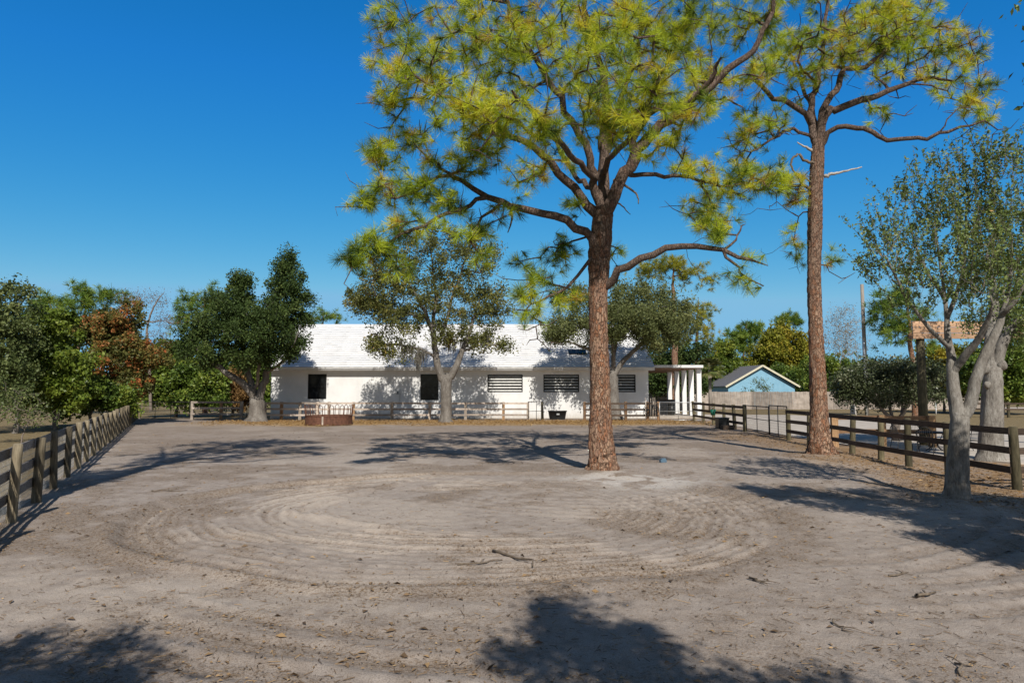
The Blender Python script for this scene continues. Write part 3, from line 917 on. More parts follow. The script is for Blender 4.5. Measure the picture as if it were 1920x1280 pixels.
# ---------------------------------------------------------------- the two tall pines
def tall_pine(label, Y, base_uv, trunk, trunk_r, limbs, clumps, seed, needles, tuft_n, tuft_L, dead, group, extra_tufts=1, bare=420, dens=1.0):
    b = gnd(*base_uv); b[2] = 0
    r = np.random.default_rng(seed)
    s = Skel(seed, .30)
    tp = pl(trunk, Y); tp[0] = b + np.array([0, 0, -.15])
    s.step = .06; s.limb(tp, trunk_r, ok_from=.45, wob=.004); s.step = .30
    for pts, dys, rad, okf in limbs:
        s.limb(pl(pts, Y, dys), [q_ * .86 for q_ in rad], okf, wob=.035)
    clumps = [(*c[:6], max(2, int(c[6] * dens * (.86 if c[6] > 30 else 1.1)))) for c in clumps]
    A, idx = ell(clumps, r, Y, 1.9)
    s.grow(A, sag=.5, rise=.35, jit=.17)
    nt_ = len(s.tips)
    pk_ = s.P[np.array(s.tips)[r.integers(0, nt_, bare)]]
    s.grow(pk_ + r.normal(size=pk_.shape) * .38 + np.array([0, 0, -.32]), sag=.2, rise=.1, jit=.3)
    s.tips = s.tips[:nt_]
    V, l, st = s.finish(.013, .42, 44, b, .34, 2.6)
    root = tree_root('pine_tree', b, label, 'tree', group)
    # bark plates: knobbly thick bark on the big wood
    c = V + b
    limb_tone = np.clip(sstep(.24, .09, s.vrad) + .45 * sstep(3.5, 7.5, V[:, 2]), 0, 1)
    link_mesh('trunk', mesh_np('trunk', V, l, st, True, limb_tone), M['pine_bark'], root)
    p, d = tip_dirs(s)
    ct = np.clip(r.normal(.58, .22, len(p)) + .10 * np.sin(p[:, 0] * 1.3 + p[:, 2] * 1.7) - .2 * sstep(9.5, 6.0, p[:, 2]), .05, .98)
    ct[r.random(len(ct)) < .03] = 1.0
    # shade low in the crown is put into the tone; inner sprays darker too
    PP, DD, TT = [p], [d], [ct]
    for e in range(extra_tufts):
        q = np.array(s.tips); back = s.par[q]
        keep = r.random(len(q)) < .45
        pb = s.P[back][keep] + r.normal(size=(keep.sum(), 3)) * .22
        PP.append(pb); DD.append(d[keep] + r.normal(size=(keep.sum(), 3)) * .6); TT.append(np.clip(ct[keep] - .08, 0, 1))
    PP, DD, TT = np.vstack(PP), np.vstack(DD), np.concatenate(TT)
    DD /= np.linalg.norm(DD, axis=1, keepdims=True)
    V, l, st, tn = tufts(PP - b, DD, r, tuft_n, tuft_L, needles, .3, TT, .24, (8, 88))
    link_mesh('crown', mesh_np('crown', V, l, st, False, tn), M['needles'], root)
    for pts, dys, rad, white in dead:
        mb = MB()
        q = catmull(pl(pts, Y, dys), 4) - b
        q[1:-1] += r.normal(size=(len(q) - 2, 3)) * .012
        mb.tube(q, np.linspace(rad, rad * .3, len(q)), 7)
        mb.build('dead_branch', M['dead_wood'] if white else M['twig'], root)
    return root, s

FY = 18.5
pineA, skA = tall_pine(
    'tall yellow-green pine with broad forked crown, standing alone in the middle of the yard',
    FY, (1130, 886),
    [(1130, 886), (1130, 868), (1128, 840), (1126, 780), (1125, 700), (1123, 620), (1122, 560), (1124, 490), (1127, 440), (1129, 400)],
    [.54, .385, .335, .30, .265, .245, .25, .275, .285, .28, .26],
    [
        ([(1128, 400), (1130, 340), (1131, 270), (1136, 200), (1124, 120), (1104, 40), (1090, -60), (1085, -150)], (0, .6), [.20, .16, .14, .11, .08, .05], .3),
        ([(1136, 405), (1156, 350), (1180, 312), (1206, 270), (1240, 235), (1298, 190), (1350, 145), (1400, 104), (1432, 60), (1452, 0), (1465, -70)], (-.1, -1.4), [.20, .18, .16, .13, .10, .07, .04], .35),
        ([(1180, 312), (1194, 245), (1228, 205), (1288, 192), (1330, 152), (1352, 108)], (-.3, -2.6), [.14, .11, .08, .05], .4),
        ([(1112, 410), (1092, 372), (1062, 338), (1032, 302), (1000, 278), (958, 255), (905, 215), (850, 182), (795, 172)], (0, -2.2), [.15, .13, .11, .09, .06, .04], .35),
        ([(1116, 380), (1112, 330), (1104, 285), (1080, 240), (1050, 186), (1016, 130), (990, 85), (958, 32), (940, -30)], (0, -1.2), [.14, .12, .10, .08, .05], .35),
        ([(1122, 478), (1108, 446), (1082, 428), (1042, 406), (984, 396), (938, 378), (888, 352), (842, 328), (800, 345), (742, 372)], (0, -1.5), [.15, .14, .125, .11, .08, .05, .03], .45),
        ([(905, 366), (866, 392), (828, 402), (775, 432), (712, 466), (655, 494)], (-.9, -2.6), [.07, .06, .045, .03], .2),
        ([(938, 378), (912, 400), (890, 430), (880, 450)], (-1, -1.6), [.05, .035], .2),
        ([(1132, 545), (1148, 522), (1178, 500), (1222, 476), (1280, 463), (1332, 461), (1384, 482), (1440, 498)], (0, -1.8), [.15, .13, .115, .10, .085, .06, .025], .75),
        ([(1350, 466), (1374, 492), (1392, 514), (1432, 536)], (-1.4, -1.7), [.05, .035, .02], .3),
        ([(1355, 466), (1375, 455), (1388, 432), (1398, 420)], (-1.4, -1.2), [.04, .02], .3),
        ([(1168, 330), (1205, 328), (1246, 328), (1292, 332), (1342, 350), (1384, 346)], (0, 1.2), [.08, .07, .05, .03], .4),
        ([(1118, 470), (1094, 500), (1066, 535), (1030, 558), (995, 570)], (0, -1.4), [.06, .05, .04, .025], .4),
        ([(1118, 440), (1090, 450), (1052, 462), (1010, 478), (975, 490)], (0, 1.0), [.04, .03, .018], .4),
        ([(1133, 300), (1150, 240), (1165, 180), (1190, 110), (1200, 40), (1205, -60)], (.2, 3.2), [.12, .09, .06, .04], .35),
        ([(1130, 330), (1150, 290), (1180, 255), (1210, 200), (1235, 150)], (0, -3.6), [.10, .08, .05], .4),
        ([(1120, 340), (1090, 310), (1050, 270), (1010, 220), (960, 170)], (0, -4.2), [.10, .08, .05], .4),
        ([(1122, 360), (1080, 330), (1030, 250), (985, 190)], (0, 3.6), [.10, .07, .04], .4),
    ],
    [
        (732, 45, 52, 60, -.5, 1.0, 44), (790, 130, 95, 60, -1.6, 1.3, 74), (728, 195, 38, 40, -1, .8, 18), (690, 118, 14, 10, -1, .3, 4), (870, 60, 80, 70, -.6, 1.5, 66),
        (862, 192, 85, 50, -2.2, 1.2, 60), (960, 105, 95, 80, -1, 1.5, 84), (930, 222, 75, 45, -2.6, 1.2, 60),
        (1000, 40, 90, 60, 1, 1.8, 64), (1012, 232, 60, 35, -3.6, 1, 38), (1100, 100, 90, 90, -1, 2, 88),
        (1130, 205, 80, 55, -3.6, 1.2, 62), (1205, 60, 110, 80, 1, 2, 100), (1222, 170, 85, 50, -3, 1.2, 66), (1180, 240, 50, 28, -3, .8, 18),
        (1300, 55, 90, 76, .8, 2, 88), (1325, 160, 75, 50, .3, 1.2, 50), (1415, 45, 70, 62, .6, 1.5, 56), (1290, 215, 50, 30, -1.5, 1, 26),
        (1420, 150, 40, 40, .6, .8, 14),
        (712, 290, 40, 26, -1, .7, 24), (765, 258, 45, 25, -.6, .8, 18), (830, 312, 50, 24, -1.2, .8, 18), (905, 268, 55, 30, -2.2, .8, 34),
        (880, 312, 40, 18, -1.6, .6, 10), (985, 322, 40, 28, -.8, .8, 11), (1018, 315, 30, 22, -1, .6, 10), (1060, 300, 30, 25, -.6, .7, 7),
        (728, 358, 50, 26, -1.2, .8, 24), (688, 382, 22, 18, -1.4, .5, 10), (800, 352, 55, 26, -1.2, .8, 26), (852, 385, 45, 26, -1.2, .7, 17),
        (758, 424, 52, 30, -1.9, .8, 20), (705, 462, 48, 24, -2.4, .6, 22), (660, 490, 28, 16, -2.6, .4, 14), (745, 500, 36, 22, -2, .6, 9),
        (898, 432, 36, 26, -1.4, .6, 13), (905, 482, 20, 14, -1.5, .4, 6), (950, 400, 30, 20, -1.2, .5, 7), (1078, 382, 18, 18, -.3, .4, 5),
        (1048, 478, 42, 30, .6, .8, 17), (1008, 522, 40, 24, -.8, .7, 15), (985, 552, 24, 22, -1.3, .5, 11), (1062, 562, 40, 18, -.8, .6, 11),
        (1002, 592, 24, 18, -1.3, .5, 8), (1150, 480, 22, 30, .9, .4, 7), (968, 490, 18, 8, 1, .3, 4),
        (1240, 288, 50, 22, -.6, .8, 10), (1300, 318, 45, 26, .6, .8, 17), (1332, 352, 60, 34, 1.2, 1, 34), (1392, 332, 58, 36, 1.2, 1, 32),
        (1442, 346, 42, 25, 1.4, .8, 18), (1312, 402, 36, 40, 1.4, .7, 17), (1352, 420, 34, 36, 1.2, .7, 15), (1250, 262, 34, 18, -1, .6, 8),
        (1328, 424, 28, 24, -1.2, .5, 7), (1345, 446, 20, 14, -1.3, .4, 4), (1380, 526, 16, 14, -1.7, .3, 4), (1408, 536, 16, 12, -1.7, .3, 4), (1352, 440, 22, 18, -1.2, .4, 5), (1400, 476, 14, 10, -1.6, .3, 3),
        (850, -60, 130, 60, 0, 2, 60), (1050, -90, 150, 70, 0, 2.5, 90), (1280, -90, 160, 70, 0, 2.5, 90), (1160, -190, 150, 60, 0, 2.5, 60), (1440, -50, 60, 50, .8, 1.5, 30),
        (1180, 60, 220, 90, 3.2, 1.4, 40), (960, 120, 140, 80, 3.2, 1.2, 26), (1120, 60, 200, 100, -4, 1.2, 40),
    ], 21, .0075, 74, .27,
    [([(1150, 338), (1176, 350), (1194, 366), (1197, 382)], (0, -.5), .045, False), ([(1148, 380), (1166, 386), (1182, 402)], (0, -.4), .03, False),
     ([(958, 388), (960, 410), (952, 436)], (-.6, -.9), .045, False), ([(1355, 183), (1372, 190), (1394, 202)], (.3, .2), .05, False)],
    'tall pines of the yard')

RY = 23.0
pineB, skB = tall_pine(
    'tall slender pine with flat spreading crown and pinkish flaky trunk, beside the dark rail fence',
    RY, (1541, 856),
    [(1541, 857), (1539, 842), (1537, 815), (1535, 760), (1533, 690), (1529, 600), (1527, 520), (1527, 450), (1529, 370), (1532, 300), (1534, 262)],
    [.60, .40, .31, .27, .25, .235, .225, .22, .21, .20, .18],
    [
        ([(1532, 272), (1520, 222), (1525, 180), (1535, 140), (1545, 90), (1550, 20), (1553, -50)], (0, .5), [.16, .13, .11, .08, .04], .35),
        ([(1536, 270), (1548, 218), (1580, 199), (1630, 185), (1682, 164), (1740, 150), (1775, 150)], (0, -1.0), [.17, .16, .14, .11, .07, .04], .4),
        ([(1535, 250), (1550, 192), (1575, 160), (1584, 132), (1622, 124), (1660, 95), (1685, 60), (1695, 18), (1700, -30)], (0, 1.0), [.14, .13, .11, .09, .06, .04], .35),
        ([(1524, 232), (1490, 200), (1450, 184), (1430, 160), (1410, 146), (1390, 156)], (0, -1.2), [.12, .10, .09, .07, .03], .5),
        ([(1530, 262), (1486, 240), (1462, 254), (1430, 274), (1405, 285)], (0, -1.5), [.07, .06, .045, .03], .3),
        ([(1538, 280), (1552, 252), (1572, 241), (1604, 239), (1634, 249), (1664, 263), (1720, 259), (1762, 252), (1802, 240), (1846, 226)], (0, -2.0), [.11, .10, .095, .09, .075, .06, .03], .62),
        ([(1762, 252), (1775, 225), (1800, 200), (1830, 205)], (-1.7, -2.0), [.03, .015], .3),
        ([(1700, 160), (1760, 165), (1800, 190), (1835, 215)], (-.9, -1.4), [.04, .02], .3),
        ([(1525, 362), (1505, 346), (1470, 350), (1425, 356), (1400, 350)], (0, -.8), [.07, .055, .04, .025], .35),
        ([(1525, 395), (1508, 398), (1496, 420), (1488, 455)], (0, .4), [.035, .025, .015], .3),
        ([(1530, 260), (1525, 215), (1500, 150), (1480, 100)], (0, 2.2), [.10, .08, .05], .4),
    ],
    [
        (1470, 95, 62, 42, .2, 1.4, 50), (1552, 78, 70, 50, .4, 1.5, 46), (1500, 140, 65, 30, -.4, 1.2, 36), (1430, 125, 40, 25, -.8, .8, 14), (1622, 40, 75, 48, .5, 1.6, 54), (1700, 28, 60, 36, .8, 1.4, 46),
        (1742, 58, 60, 32, .6, 1.3, 40), (1792, 88, 46, 30, .2, 1, 30), (1832, 108, 22, 18, 0, .6, 12), (1700, 100, 60, 32, .4, 1.2, 26), (1650, 82, 50, 36, .4, 1.2, 28),
        (1782, 140, 60, 22, -.8, 1, 20), (1842, 158, 26, 20, -1, .6, 13), (1582, 112, 50, 26, 0, 1.2, 22), (1760, 180, 25, 16, -1, .6, 6), (1828, 188, 36, 22, -1.4, .8, 13), (1848, 214, 22, 14, -1.8, .5, 9),
        (1690, 138, 60, 26, -.4, 1, 16), (1640, 206, 28, 10, -.6, .5, 7), (1665, 214, 14, 8, -.6, .4, 5), (1412, 228, 44, 26, -1, .9, 26), (1390, 254, 30, 18, -1.2, .6, 13), (1452, 224, 30, 22, -.8, .7, 13), (1502, 186, 18, 12, .4, .4, 4),
        (1480, 344, 26, 20, -.3, .6, 13), (1440, 332, 50, 26, -.7, .8, 20), (1488, 382, 24, 34, .1, .6, 12), (1490, 440, 18, 28, .4, .5, 9), (1562, 488, 20, 18, .5, .4, 8), (1495, 490, 10, 14, .4, .3, 3),
        (1560, -45, 150, 40, .4, 1.8, 50), (1600, 70, 120, 50, 2, 1, 36), (1600, 30, 140, 40, -2.2, 1.2, 30), (1400, 300, 30, 16, -1.2, .6, 8),
    ], 37, .0085, 70, .28,
    [([(1545, 331), (1560, 326), (1580, 322), (1616, 313)], (0, -.3), .07, True), ([(1524, 284), (1512, 276), (1495, 267)], (0, -.2), .06, True),
     ([(1526, 306), (1508, 300), (1496, 289), (1482, 305), (1490, 322), (1506, 330), (1522, 330)], (-.2, -.3), .055, False),
     ([(1525, 345), (1512, 335), (1500, 338)], (0, -.2), .04, False)],
    'tall pines of the yard', bare=700, dens=.88)

# ---------------------------------------------------------------- broad-leaved trees
def broadleaf(name, label, Y, base_uv, limbs, clumps, seed, leafm, barkm, nleaf, size, spread, r_tip=.008, pw=.47, step=.4,
              group=None, aspect=.5, sag=.2, rise=.3, jit=.16, moss=None, tone_sd=.16, upright=0.0, limb_k=.8, tone_mu=.45, thin=0):
    b = at(base_uv[0], base_uv[1], Y)
    b[2] = 0
    r = np.random.default_rng(seed)
    s = Skel(seed, step)
    fine_ = Y < 25
    for k, (pts, dys, rad, okf) in enumerate(limbs):
        q = pl(pts, Y, dys)
        if k == 0: q[0] = b + np.array([0, 0, -.15])
        s.step = (.09 if k == 0 else .16) if fine_ else step
        s.limb(q, rad if k == 0 else [x * limb_k for x in rad], okf, wob=(min(.02, Y * .0004) if k == 0 else min(.035, Y * .0006)) * (.5 if fine_ else 1))
    A, idx = ell(clumps, r, Y)
    s.step = step
    A = A[A[:, 2] > .25]
    s.grow(A, sag=sag, rise=rise, jit=jit)
    V, l, st = s.finish(r_tip, pw, 30, b, .20, 1.0)
    root = tree_root(name, b, label, 'shrub' if 'shrub' in name or 'bush' in name else 'tree', group)
    link_mesh('trunk', mesh_np('trunk', V, l, st, True), barkm, root)
    if nleaf:
        p, d = tip_dirs(s)
        m = len(p)
        per = max(1, nleaf // m)
        tc = np.clip(r.normal(tone_mu, tone_sd, m), 0, 1)
        k = np.repeat(np.arange(m), per)
        if upright:                      # leaves strung along upright shoots
            sh = d + np.array([0, 0, upright]); sh /= np.linalg.norm(sh, axis=1, keepdims=True)
            t = r.random(len(k))
            L_ = spread * r.uniform(.5, 1.6, m)
            P = p[k] + sh[k] * (t * L_[k])[:, None] + r.normal(size=(len(k), 3)) * size * .55
            tw = MB()
        else:
            q = r.normal(size=(len(k), 3)); q /= np.linalg.norm(q, axis=1, keepdims=True)
            P = p[k] + q * (r.random(len(k)) ** .5 * spread * r.uniform(.5, 1.3, m)[k])[:, None] - d[k] * spread * .35
        kp = P[:, 2] > .05
        if thin: kp &= ~((P[:, 0] < thin * P[:, 1]) & (r.random(len(P)) > .10))
        P, k = P[kp], k[kp]
        V, l, st = leaf_quads(P - b, np.full(len(P), size), r, aspect)
        tn = np.clip(tc[k] + r.normal(size=len(P)) * .12, 0, 1)
        link_mesh('crown', mesh_np('crown', V, l, st, False, np.repeat(tn, 4)), leafm, root)
        if upright:
            sV = []
            for i in range(m):
                a = p[i]; e = a + sh[i] * L_[i]
                w = np.array([.008, 0, 0])
                sV += [a - w, a + w, e + w * .3, e - w * .3]
                w = np.array([0, .008, 0])
                sV += [a - w, a + w, e + w * .3, e - w * .3]
            sV = np.array(sV) - b
            link_mesh('twig', mesh_np('twig', sV, np.arange(len(sV)), np.arange(len(sV) // 4) * 4), M['brush_wood'], root)
    if moss:
        pts = np.array([at(u, v, Y + dy) for u, v, dy, n in moss for _ in range(n)]) - b
        pts += r.normal(size=pts.shape) * np.array([.35, .35, .2])
        V, l, st, tn = moss_mesh(pts, r, 20, 1.0, .022)
        link_mesh('spanish_moss', mesh_np('spanish_moss', V, l, st, False, tn), M['moss'], root)
    return root

broadleaf('oak_tree', 'dense dark green oak with several stems, at the left end of the white barn', 49, (481, 791),
    [([(481, 792), (482, 782), (483, 765), (482, 748)], None, [.95, .62, .52, .50], 1),
     ([(482, 752), (468, 732), (446, 712), (412, 690), (380, 664), (360, 640)], (0, -1.5), [.36, .32, .26, .18, .08], .6),
     ([(484, 752), (494, 720), (502, 690), (506, 650), (512, 600), (528, 545), (535, 510)], (0, .8), [.36, .30, .22, .14, .06], .5),
     ([(480, 752), (470, 712), (462, 680), (452, 630), (448, 570), (448, 530)], (0, .3), [.30, .26, .2, .12, .05], .5),
     ([(500, 700), (520, 685), (545, 660), (560, 620)], (.3, -1.2), [.16, .12, .05], .4),
     ([(480, 730), (485, 690), (490, 640), (480, 600)], (0, -2.4), [.16, .12, .05], .5)],
    [(398, 618, 56, 56, -.6, 2.4, 46), (362, 636, 32, 36, -.8, 1.6, 20), (345, 650, 16, 18, -.8, 1, 7), (446, 580, 34, 44, 0, 1.6, 38), (450, 545, 24, 34, 0, 1, 22), (446, 511, 9, 14, 0, .5, 5), (466, 516, 8, 14, 0, .5, 4),
     (462, 630, 52, 60, -1, 2.8, 48), (520, 590, 44, 50, 0, 2.2, 44), (528, 540, 34, 34, .2, 1.6, 28), (536, 506, 22, 24, .4, 1.1, 14), (541, 482, 9, 14, .4, .5, 5), (525, 490, 8, 12, .4, .5, 3), (562, 512, 10, 12, .4, .5, 4), (560, 548, 24, 20, .2, 1.2, 13), (578, 566, 14, 9, .2, .6, 5), (556, 590, 30, 30, .2, 1.5, 20), (580, 600, 10, 8, 0, .5, 3),
     (524, 645, 42, 36, -.6, 2.2, 36), (390, 666, 50, 22, -1, 2, 24), (470, 672, 62, 22, -1.4, 2.4, 32), (545, 625, 28, 34, .4, 1.5, 18), (430, 605, 40, 44, -2.4, 1.4, 26), (500, 610, 50, 50, -2.8, 1.2, 30), (554, 660, 20, 18, 0, 1, 9), (405, 572, 24, 18, 0, 1.2, 10)],
    51, M['oak_dark'], M['oak_bark'], 80000, .165, .72, .009)

broadleaf('oak_tree', 'open-crowned oak hung with grey moss, in front of the middle of the barn', 48, (836, 793),
    [([(836, 794), (836, 786), (836, 770), (836, 740), (837, 715), (838, 702)], None, [.64, .42, .37, .365, .40, .44], 1),
     ([(833, 716), (822, 690), (817, 660), (812, 625), (800, 595), (785, 562), (768, 535)], (0, -.8), [.34, .30, .26, .2, .14, .06], .35),
     ([(842, 712), (854, 690), (866, 660), (876, 636), (888, 600), (900, 560)], (0, .6), [.34, .28, .22, .14, .06], .4),
     ([(819, 670), (800, 660), (770, 650), (735, 645), (705, 650)], (-.3, -1.6), [.14, .11, .06], .4),
     ([(814, 640), (812, 600), (818, 560), (812, 510), (806, 450)], (-.3, .4), [.2, .16, .1, .05], .35),
     ([(822, 640), (838, 600), (850, 550), (868, 500), (880, 460)], (-.2, 1.6), [.16, .12, .06], .4),
     ([(800, 595), (770, 590), (735, 580), (700, 570)], (-.7, -2.0), [.12, .08, .04], .4),
     ([(866, 660), (895, 648), (930, 646)], (.3, -.8), [.1, .05], .4)],
    [(690, 562, 48, 32, -1.6, 1.8, 40), (742, 600, 60, 40, -1.4, 2.2, 48), (722, 530, 60, 40, -1, 2.2, 46), (790, 480, 72, 52, 0, 2.6, 56), (850, 450, 60, 36, 1, 2, 32), (800, 555, 76, 60, -.6, 2.6, 66),
     (880, 520, 68, 52, .8, 2.2, 50), (902, 592, 62, 50, .5, 2.2, 50), (932, 560, 36, 36, .6, 1.4, 16), (704, 638, 30, 20, -1.6, 1, 14), (742, 662, 44, 14, -1.4, 1, 16), (885, 642, 52, 24, .2, 1.6, 22), (942, 648, 28, 10, -.6, .8, 8), (912, 470, 34, 34, 1, 1.4, 16), (840, 620, 40, 36, -.8, 1.4, 18), (665, 560, 24, 22, -1.6, 1, 8)],
    61, M['oak_olive'], M['oak_bark'], 50000, .16, .70, .009, jit=.22,
    moss=[(785, 668, -.8, 6), (800, 655, -.5, 5), (915, 628, .3, 4), (858, 640, 0, 3), (705, 632, -1.5, 2), (760, 650, -1, 3), (770, 655, -1, 3)])

broadleaf('oak_tree', 'round grey-green oak close behind the tall pine, in front of the louvred windows', 53, (1152, 786),
    [([(1152, 787), (1151, 778), (1149, 755), (1147, 720), (1148, 696)], None, [.85, .62, .52, .50, .48], 1),
     ([(1150, 706), (1165, 682), (1185, 660), (1208, 640), (1226, 618), (1250, 590)], (0, -.6), [.26, .24, .2, .15, .07], .55),
     ([(1146, 706), (1132, 680), (1112, 660), (1088, 648), (1060, 640)], (0, -.8), [.24, .2, .14, .06], .5),
     ([(1148, 702), (1152, 660), (1158, 620), (1165, 580)], (0, .6), [.26, .2, .14, .06], .4),
     ([(1150, 690), (1150, 650), (1140, 610), (1120, 580)], (0, -2), [.18, .12, .05], .5)],
    [(1078, 612, 60, 44, -.8, 2.6, 50), (1182, 566, 76, 42, .4, 3, 60), (1250, 586, 54, 46, .2, 2.6, 52), (1222, 622, 70, 28, -.6, 2.6, 40), (1138, 596, 60, 52, -1, 2.8, 52), (1280, 616, 30, 36, 0, 1.8, 22), (1042, 630, 24, 22, -.8, 1.2, 10), (1190, 600, 80, 40, -2.6, 1.2, 36), (1080, 560, 50, 30, .6, 1.8, 18), (1235, 640, 40, 16, -1, 1.2, 14)],
    71, M['oak_grey'], M['oak_bark'], 66000, .16, .85, .009)

NY = 13.9
broadleaf('oak_tree', 'young oak with pale grey forked trunk and upright shoots, before the dark rail fence', NY, (1793, 936),
    [([(1793, 937), (1794, 922), (1795, 890), (1797, 840), (1799, 800), (1800, 775)], None, [.36, .235, .205, .188, .178, .16], 1),
     ([(1797, 785), (1790, 750), (1786, 710), (1784, 670), (1778, 640), (1775, 600), (1770, 545), (1762, 490), (1755, 440)], (0, .3), [.14, .13, .11, .085, .07, .05, .035, .022, .014], .45),
     ([(1783, 655), (1768, 640), (1745, 618), (1722, 590), (1700, 560), (1680, 520), (1660, 480)], (.1, -.6), [.05, .042, .03, .018], .35),
     ([(1806, 782), (1820, 755), (1828, 718), (1842, 676), (1864, 630), (1880, 590), (1890, 545), (1896, 500), (1898, 440)], (0, -.5), [.125, .118, .11, .10, .085, .06, .04, .025, .015], .4),
     ([(1790, 690), (1808, 668), (1832, 640), (1850, 605), (1862, 570)], (.1, -1.0), [.085, .075, .06, .02], .4),
     ([(1775, 600), (1790, 560), (1805, 510), (1810, 450), (1812, 390)], (.2, .9), [.05, .04, .02], .3),
     ([(1772, 560), (1745, 520), (1720, 470), (1705, 420)], (.3, .9), [.04, .03, .015], .3),
     ([(1880, 590), (1905, 560), (1930, 520)], (-.4, -.8), [.05, .03], .3)],
    [(1672, 490, 56, 62, -.4, .7, 42), (1722, 410, 64, 76, .3, .9, 52), (1782, 430, 80, 84, .5, 1.1, 70), (1800, 335, 70, 50, .4, .9, 40), (1866, 400, 56, 90, -.2, .9, 66), (1872, 500, 60, 58, -.5, .9, 50), (1752, 540, 60, 46, .2, .8, 36),
     (1882, 310, 46, 46, -.2, .7, 26), (1830, 560, 52, 40, -.6, .7, 30), (1655, 440, 36, 50, -.5, .5, 16), (1640, 520, 24, 26, -.6, .4, 10), (1930, 430, 40, 90, -.4, .8, 34), (1700, 580, 40, 26, -.3, .5, 12), (1810, 480, 70, 60, -1.3, .6, 34)],
    81, M['oak_young'], M['oak_bark_smooth'], 20000, .066, .5, .0038, .45, .18, upright=1.5, rise=.6, tone_sd=.14, limb_k=1.0)

broadleaf('oak_tree', 'older oak with thick knotted grey trunk, beyond the dark rail fence beside the concrete drive', 21.8, (1856, 863),
    [([(1856, 864), (1857, 850), (1858, 820), (1860, 770), (1861, 720), (1862, 685)], None, [.48, .36, .335, .31, .28, .24], 1),
     ([(1860, 700), (1856, 650), (1860, 610), (1866, 570), (1860, 520), (1850, 470)], (0, .8), [.24, .21, .17, .12, .05], .45),
     ([(1866, 700), (1878, 650), (1896, 618), (1925, 590), (1955, 560)], (0, -.3), [.22, .2, .16, .08], .5),
     ([(1862, 660), (1885, 600), (1905, 540), (1925, 470)], (0, 1.2), [.16, .12, .05], .4)],
    [(1890, 570, 60, 40, .4, 1.6, 40), (1930, 500, 70, 90, .6, 2, 70), (1860, 510, 50, 60, 1, 1.6, 40), (1960, 580, 60, 50, 0, 1.6, 40), (1940, 620, 40, 24, -.4, 1, 16), (1830, 600, 30, 24, 1, 1, 10), (1910, 400, 50, 50, 1, 1.6, 24)],
    91, M['oak_young'], M['oak_bark_smooth'], 22000, .085, .5, .006, .45, .25)

far_oak = [o for o in COL.objects if str(o.get('label', '')).startswith('older oak')][0]
for bu, bv, br in ((1846, 690, .17), (1879, 684, .15), (1852, 722, .11)):
    c_ = at(bu, bv, 21.62) - np.array(far_oak.location)
    mb = MB(); n_ = 10
    V_ = []; F_ = []
    for i in range(n_ + 1):
        for j in range(16):
            t_, p_ = math.pi * i / n_, 2 * math.pi * j / 16
            q_ = 1 + .14 * math.sin(3 * p_ + bu) * math.sin(2 * t_)
            V_.append(c_ + br * q_ * np.array([math.sin(t_) * math.cos(p_), .8 * math.sin(t_) * math.sin(p_), 1.1 * math.cos(t_)]))
    for i in range(n_):
        for j in range(16): F_.append((i * 16 + j, i * 16 + (j + 1) % 16, (i + 1) * 16 + (j + 1) % 16, (i + 1) * 16 + j))
    mb.add(V_, F_, True).build('burl', M['oak_bark_smooth'], far_oak)
broadleaf('shrub_tree', 'low spreading shrub tree with crooked dark stems, over the black patio table', 30, (1682, 806),
    [([(1682, 808), (1678, 795), (1674, 785)], None, [.20, .16, .15], 1),
     ([(1674, 788), (1655, 768), (1640, 755), (1620, 740), (1595, 725)], (0, -.5), [.10, .09, .07, .03], .4),
     ([(1674, 788), (1668, 760), (1662, 735), (1655, 710)], (0, .5), [.09, .07, .03], .4),
     ([(1682, 806), (1690, 780), (1700, 760), (1722, 738), (1740, 715)], (0, -.3), [.11, .10, .07, .03], .4),
     ([(1684, 800), (1692, 770), (1690, 740), (1700, 710)], (0, .9), [.08, .06, .03], .4)],
    [(1598, 715, 42, 32, -.3, 1.2, 44), (1655, 702, 50, 32, 0, 1.5, 50), (1715, 700, 48, 30, 0, 1.5, 46), (1640, 738, 56, 22, -.6, 1.2, 34), (1705, 738, 44, 20, -.4, 1.2, 26), (1580, 742, 24, 16, -.4, .8, 12), (1748, 715, 28, 26, .2, 1, 18), (1680, 690, 50, 20, .6, 1, 20), (1750, 745, 20, 14, 0, .7, 8)],
    101, M['holly'], M['brush_wood'], 27000, .11, .48, .006, .45, .25)

# ------------------------------------------------------------------ the barn
BY = 56.0
def bx(u, Y=BY): return at(u, 733, Y)[0]
def bz(v, Y=BY): return at(960, v, Y)[2]
WX0, WX1 = bx(508), bx(1216)
DEPTH = 14.6
EZ = bz(690)                                  # top of the wall
barn = empty('barn_building', ((WX0 + WX1) / 2, BY, 0), 'long white barn with white tiled gable roof and black louvred windows, behind the paddock rails', 'barn')
BB = np.array([(WX0 + WX1) / 2, BY, 0])

wins = [(577, 612, 701, 748, 'w'), (788, 822, 701, 750, 'w'), (914, 980, 702, 735, 'l'), (1019, 1086, 702, 735, 'l'), (1127, 1192, 702, 735, 'l')]
holes = [(bx(a), bx(b), bz(d), bz(c)) for a, b, c, d, _ in wins]

